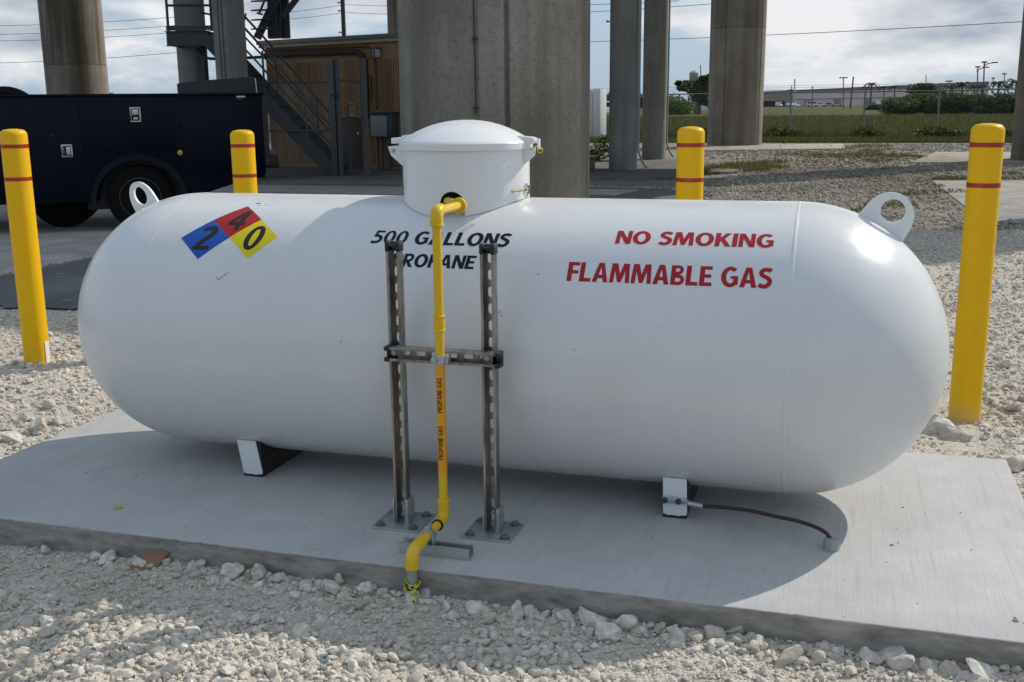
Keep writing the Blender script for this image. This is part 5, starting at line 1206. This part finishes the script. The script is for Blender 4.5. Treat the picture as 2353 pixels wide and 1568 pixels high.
def make_car(kind, mat):
    rt = empty('parked_car', (0, 0, 0)); L, W_ = 4.5, 1.75
    if kind == 'van': body_ = [(-2.3, .3), (2.3, .3), (2.35, .95), (1.7, 1.1), (1.2, 1.9), (-2.25, 1.95), (-2.35, .9)]; win = [(1.58, 1.15), (1.13, 1.8), (-2.0, 1.82), (-2.0, 1.2)]
    else: body_ = [(-2.2, .3), (2.2, .3), (2.25, .75), (1.2, .95), (.55, 1.45), (-1.1, 1.48), (-1.75, 1.0), (-2.25, .9)]; win = [(1.0, 1.0), (.5, 1.38), (-1.02, 1.40), (-1.5, 1.02)]
    MB().prism(body_, (0, -W_ / 2, 0), (1, 0, 0), (0, 0, 1), (0, W_, 0)).build('body', mat, rt, bevel=.08)
    for s in (-1, 1): MB().prism(win, (0, s * (W_ / 2 + .004) - (.004 if s < 0 else 0), 0), (1, 0, 0), (0, 0, 1), (0, .008, 0)).build('window', M['glass'], rt)
    MB().box(((1.42 if kind == 'van' else .88), 0, (1.5 if kind == 'van' else 1.2)), (.02, W_ * .85, .5), Matrix.Rotation(R_(-35), 3, 'Y')).build('windscreen', M['glass'], rt)
    for x in (-1.4, 1.4):
        for s in (-1, 1): MB().lathe([(0, -.1), (.3, -.1), (.33, -.06), (.33, .06), (.3, .1), (0, .1)], 18, (x, s * .8, .33), Matrix.Rotation(R_(90), 3, 'X')).build('wheel', M['tyre'], rt)
    return rt
proto = {}
def car(px, depth, rz, kind, mat, label):
    k = (kind, mat)
    if k in proto: o = copy_tree(proto[k])
    else: o = proto[k] = make_car(kind, M[mat])
    dd = depth * 1.62 if depth > 200 else depth; p = at(px, 246, dd); o.location = (p.x, p.y, G - .05); o.rotation_euler = (0, 0, rz); tag(o, label, 'car', 'cars parked before the warehouse')
car(1790, 255, R_(80), 'van', 'car_white', 'leftmost white van parked before the warehouse annex')
car(1812, 262, R_(85), 'car', 'car_silver', 'silver car just left of the pale pole before the warehouse')
car(1828, 258, R_(70), 'car', 'car_white', 'white car parked behind the pale pole')
car(1866, 258, R_(10), 'van', 'car_white', 'broad white van seen side on before the warehouse')
car(1884, 262, R_(10), 'car', 'car_white', 'white car just right of the broad white van')
car(1905, 262, R_(5), 'car', 'car_green', 'pale green car before the warehouse wall')
car(1922, 264, R_(12), 'car', 'car_silver', 'silver car beside the pale green car')
car(2020, 250, R_(80), 'van', 'car_white', 'white van near the dark trailer left of the hedge')
car(2046, 252, R_(15), 'car', 'car_silver', 'silver car half hidden by the left end of the hedge')
car(1622, 170, R_(15), 'van', 'car_white', 'white pickup like van beside the tree left of the far pier')
car(1386, 150, R_(70), 'van', 'car_white', 'white van glimpsed between the massive pier and the first slim post')
p = at(2012, 250, 200); o = MB().prism([(-1.6, 0), (1.7, 0), (1.8, .5), (1.2, 1.0), (.3, 1.1), (-1.3, .8), (-2.2, .2)], (p.x, p.y, G - .05), (1, 0, 0), (0, 0, 1), (0, 1.5, 0)).build('brush_pile', M['leaf_dark'], bevel=.2); tag(o, 'low dark brush heap in the field before the warehouse', 'brush heap')
# trees and hedge
def clumps(px0, px1, ytop, ybot, depth, n, rr, jit=.35):
    out = []
    for i in range(n):
        px = px0 + (px1 - px0) * (i + .5) / n + random.uniform(-1, 1) * (px1 - px0) / n * .5; t = random.random() ** .8
        py = ybot + (ytop - ybot) * t; p = at(px, py, depth + random.uniform(-3, 3)); r = rr * random.uniform(.7, 1.25); out.append(((p.x, p.y, p.z), (r * 1.25, r, r * .8), 1.0 / n))
    return out
tl = lambda px, y0, y1, d, r: ([(at(px, y0, d))[:], (at(px + 2, (y0 + y1) / 2, d))[:], (at(px - 2, y1, d))[:]], r)
bush('broad_tree', 'ragged dark tree with an open crown between the slim posts and the far pier', 'tree', clumps(1580, 1642, 188, 250, 156, 14, 1.0) + clumps(1556, 1600, 186, 205, 156, 6, .5) + clumps(1605, 1640, 175, 200, 156, 6, .7), 2600, .20, 'leaf_dark', [tl(1598, 264, 205, 156, .35), tl(1606, 264, 200, 156, .3), ([at(1598, 235, 156)[:], at(1575, 205, 156)[:], at(1562, 195, 156)[:]], .15)])
bush('green_thicket', 'bright green thicket at the foot of the ragged dark tree', 'bush', clumps(1534, 1580, 216, 258, 150, 14, 1.3), 2600, .22, 'leaf_mid')
bush('green_thicket', 'dark thicket between the massive pier and the first slim post', 'bush', clumps(1378, 1402, 226, 250, 165, 8, 1.1), 1200, .22, 'leaf_dark')
bush('dark_thicket', 'dark thicket seen in the narrow gap between the slim posts', 'bush', clumps(1462, 1478, 228, 255, 150, 6, 1.1), 900, .22, 'leaf_dark')
for i, (a_, b_, top_) in enumerate(((2040, 2100, 212), (2085, 2150, 201), (2135, 2200, 200), (2190, 2260, 203), (2245, 2310, 202), (2295, 2375, 200))):
    lab = ['rounded bush forming the left end of the green hedge', 'tall bush second from the left end of the green hedge', 'hedge bush behind the fence post left of the front right bollard', 'dark hedge bush just left of the front right bollard top', 'hedge bush seen right above the front right bollard', 'hedge bush at the right frame edge'][i]
    bush('hedge_bush', lab, 'bush', clumps(a_, b_, top_ + 24, 258, 125 - i, 34, .85), 7000, .17, 'leaf_mid' if i < 2 else 'leaf_dark', group='bushes of the long hedge')
bush('round_tree', 'round crowned dark tree rising behind the left part of the hedge', 'tree', clumps(2092, 2160, 203, 214, 150, 12, .8) + clumps(2108, 2142, 197, 208, 150, 6, .55), 2600, .2, 'leaf_dark', [tl(2125, 258, 200, 150, .3)])
pm = []
def palm_mesh(seed):
    r = random.Random(seed); fr_ = MB(); H_ = 4.6
    for i in range(15):
        az = 2 * math.pi * i / 15 + r.uniform(-.2, .2); up = r.uniform(.15, 1.2); L = r.uniform(1.5, 2.0); prev = None
        d = Vector((math.cos(az), math.sin(az), 0)); sd_ = Vector((-d.y, d.x, 0)); pts = []
        for k in range(8):
            t = k / 7; pts.append(Vector((0, 0, H_)) + d * L * t * (1 - .15 * t) + Vector((0, 0, L * (up * t - (up * .55 + .75) * t * t))))
        for k in range(7):
            w0, w1 = .34 * math.sin(math.pi * min(1, .15 + k / 8)), .34 * math.sin(math.pi * min(1, .15 + (k + 1) / 8)); dn = Vector((0, 0, -.22))
            for s in (-1, 1): fr_.add([pts[k], pts[k + 1], pts[k + 1] * .35 + pts[k] * .65 + sd_ * s * w1 + dn * w1 * 2 + d * .12], ((0, 1, 2),)); fr_.add([pts[k] * .5 + pts[k + 1] * .5, pts[k + 1], pts[k + 1] + sd_ * s * w1 + dn * w1 * 2 + d * .15], ((0, 1, 2),))
    return fr_, H_
pal = None
def palm(px, ytop, depth, s, label):
    global pal
    if pal is None:
        pal = empty('palm_tree'); f_, H_ = palm_mesh(3); f_.build('fronds', M['palm'], pal, smooth=0); MB().tube([(0, 0, 0), (.05, 0, 2), (0, 0, 4.65)], [.2, .15, .13], 8).build('trunk', M['bark'], pal); o = pal
    else: o = copy_tree(pal)
    p = at(px, ytop, depth); o.location = (p.x, p.y, p.z - 5.3 * s); o.scale = (s, s, s); o.rotation_euler = (0, 0, random.uniform(0, 6)); tag(o, label, 'palm tree', 'palms on the skyline')
palm(2003, 186, 300, 1.5, 'palm standing clear above the right half of the warehouse roof')
palm(2032, 195, 320, 1.2, 'small palm low over the warehouse roof')
palm(2057, 193, 320, 1.3, 'palm over the right end of the warehouse roof')
palm(2186, 190, 200, 1.1, 'small ragged palm above the hedge right of the round tree')
palm(2213, 183, 200, 1.35, 'full headed palm above the hedge left of the twin lamp poles')
palm(2241, 192, 210, 1.1, 'small palm at the foot of the left lamp pole')
palm(2258, 190, 205, 1.2, 'palm at the foot of the right lamp pole')
palm(2296, 181, 195, 1.35, 'palm between the two short poles on the right skyline')
palm(2318, 191, 200, 1.0, 'small palm left of the tallest palm at the right frame edge')
palm(2338, 174, 190, 1.6, 'tallest palm near the right frame edge')
# poles and lamps on the skyline
def pole(name, px, ytop, ybot, depth, r, mat, label, cat, lean=0, arm=None, head=None):
    b0 = at(px, ybot, depth); t0 = at(px + lean, ytop, depth); rt = empty(name, (b0.x, b0.y, G - .05), 0, label, cat); o0 = Vector((b0.x, b0.y, G - .05))
    MB().tube([Vector((b0.x, b0.y, G - .05)) - o0, Vector(t0) - o0], r, 8).build('shaft', M[mat], rt)
    if arm:
        e = at(px + arm[0], ytop + arm[1], depth); m_ = at(px + arm[0] * .4, ytop + arm[1] + 3, depth); q = at(px, ytop + arm[2], depth)
        MB().tube([Vector(q) - o0, Vector(m_) - o0, Vector(e) - o0], r * .7, 6).build('arm', M[mat], rt); MB().box(Vector(e) - o0, (1.0, .4, .2)).build('lamp_head', M['dark_steel'], rt, bevel=.05)
    if head: MB().box(Vector(t0) - o0, (head, .5, .25)).build('lamp_head', M['dark_steel'], rt, bevel=.05)
pole('light_pole', 1826, 182, 246, 250, .16, 'pole_white', 'pale slim pole before the left part of the warehouse', 'pole')
pole('street_lamp', 1938, 179, 246, 252, .12, 'grey_paint', 'lamp post with a flat head before the warehouse', 'street lamp', head=1.9)
pole('utility_pole', 1954, 177, 246, 246, .16, 'pole_dark', 'dark leaning utility pole before the warehouse', 'utility pole', lean=7)
pole('light_pole', 2128, 172, 250, 170, .09, 'pole_white', 'pale slim pole rising from the round tree', 'pole')
pole('street_lamp', 2181, 187, 255, 230, .08, 'grey_paint', 'low lamp post with a flat head over the hedge', 'street lamp', head=1.4)
pole('street_lamp', 2244, 154, 255, 205, .12, 'grey_paint', 'left one of two tall lamp poles with a curved arm', 'street lamp', lean=3, arm=(23, 1, 10), head=.9)
pole('street_lamp', 2258, 143, 255, 190, .12, 'grey_paint', 'taller right one of two lamp poles with a curved arm', 'street lamp', lean=4, arm=(28, 1, 12), head=.9)
pole('light_pole', 2282, 180, 255, 220, .09, 'grey_paint', 'short pole with a small head left of the right hand palms', 'pole', head=.6)
pole('light_pole', 2308, 170, 255, 220, .09, 'grey_paint', 'short pole with a small head among the right hand palms', 'pole', head=.8)
pole('light_pole', 1817, 207, 246, 262, .1, 'grey_paint', 'small lamp pole just left of the pale slim pole', 'pole', head=1.2)
pole('light_pole', 1867, 200, 240, 292, .12, 'grey_paint', 'stubby pole above the left of the warehouse roof', 'pole', head=.5)
pole('antenna_mast', 1610, 150, 262, 230, .10, 'grey_paint', 'thin antenna mast above the ragged dark tree', 'mast')
p = at(1594, 190, 240); wt_ = empty('water_tower', (p.x, p.y, G), 0, 'pale blue grey tower tank peeping above the ragged dark tree', 'water tower')
MB().lathe([(.45, 0), (.45, 5.8), (1.0, 6.6), (1.0, 8.2), (.5, 8.6), (0, 8.7)], 20).build('tower', M['panel_grey'], wt_)
p = at(262, 216, 210); fb_ = empty('far_building', (p.x, p.y, G), 0, 'tiny pale flat roofed building on the horizon beyond the truck', 'building')
MB().span((-3, 0, 0), (3, 6, 4.3 )).build('wall', M['cabinet'], fb_); MB().span((-2.0, .5, 4.31), (-1.2, 1.5, 4.7)).build('roof_unit', M['grey_paint'], fb_)
# utility pole behind the tan building and power lines
pt_ = at(797, -90, 60); b0 = at(797, 240, 60); up_ = empty('utility_pole', (b0.x, b0.y, G), 0, 'black utility pole with insulators above the tan building roof', 'utility pole')
MB().cyl((0, 0, 0), (0, 0, pt_.z - G), .12, 10).build('shaft', M['pole_dark'], up_)
for y in (11, 29, 77):
    q = at(792, y, 60); MB().lathe([(.05, -.04), (.09, -.02), (.09, .02), (.05, .04)], 12, (-.2, -.05, q.z - G)).box((-.1, -.05, q.z - G), (.16, .04, .04)).build('insulator', M['insul'], up_)
def line(a_, b_, sag, r=.016, lab=None):
    A_, B2 = at(*a_), at(*b_); pts = [A_.lerp(B2, t) + Vector((0, 0, -sag * 4 * t * (1 - t))) for t in [i / 16 for i in range(17)]]
    o = MB().tube(pts, r, 5).build('power_line', M['pole_dark']); tag(o, lab, 'power line', 'overhead power lines')
LR_ = 'thin overhead wire crossing the sky right of the massive pier'; LL_ = 'thin overhead wire crossing the sky left of the stair'; LM_ = 'thin overhead wire running to the black utility pole above the tan building'
line((1330, 97, 70), (2420, 46, 48), .1, .016, 'long single overhead wire crossing the whole sky on the right'); line((1330, 29, 70), (1720, 2, 60), .05, .016, LR_); line((1330, 11, 70), (1560, 2, 64), .05, .016, LR_)
for y0, y1 in ((60, 34), (80, 53), (95, 69), (146, 115)): line((-60, y0, 70), (470, y1, 64), .15, .014, LL_)
for y0, y1 in ((42, 29), (26, 11)): line((640, y0 + 4, 75), (792, y1, 60), .05, .013, LM_)
for y0, y1 in ((29, 34), (11, 14)): line((792, y0, 60), (980, y1 - 1, 75), .05, .013, LM_)
# far thin wires low over the field
for y0, y1 in ((205, 188), (211, 193)): line((1760, y0 + 2, 230), (2360, y1 + 8, 150), .3, .03, 'fine distant wire low over the warehouse roof')
# a bird
p = at(1397, 50, 80); bd = MB(); bd.lathe([(0, -.16), (.05, -.08), (.06, .02), (.03, .14), (0, .18)], 10, (0, 0, 0), Matrix.Rotation(R_(90), 3, 'Y'))
for s in (-1, 1): bd.add([(.05, 0, 0), (-.07, 0, 0), (-.10, s * .16, .07), (.02, s * .17, .08), (-.1, s * .33, .03)], ((0, 1, 2, 3), (3, 2, 4)))
o = bd.build('bird', M['bird'], loc=p); tag(o, 'small dark bird flying in the gap beside the massive pier', 'bird')
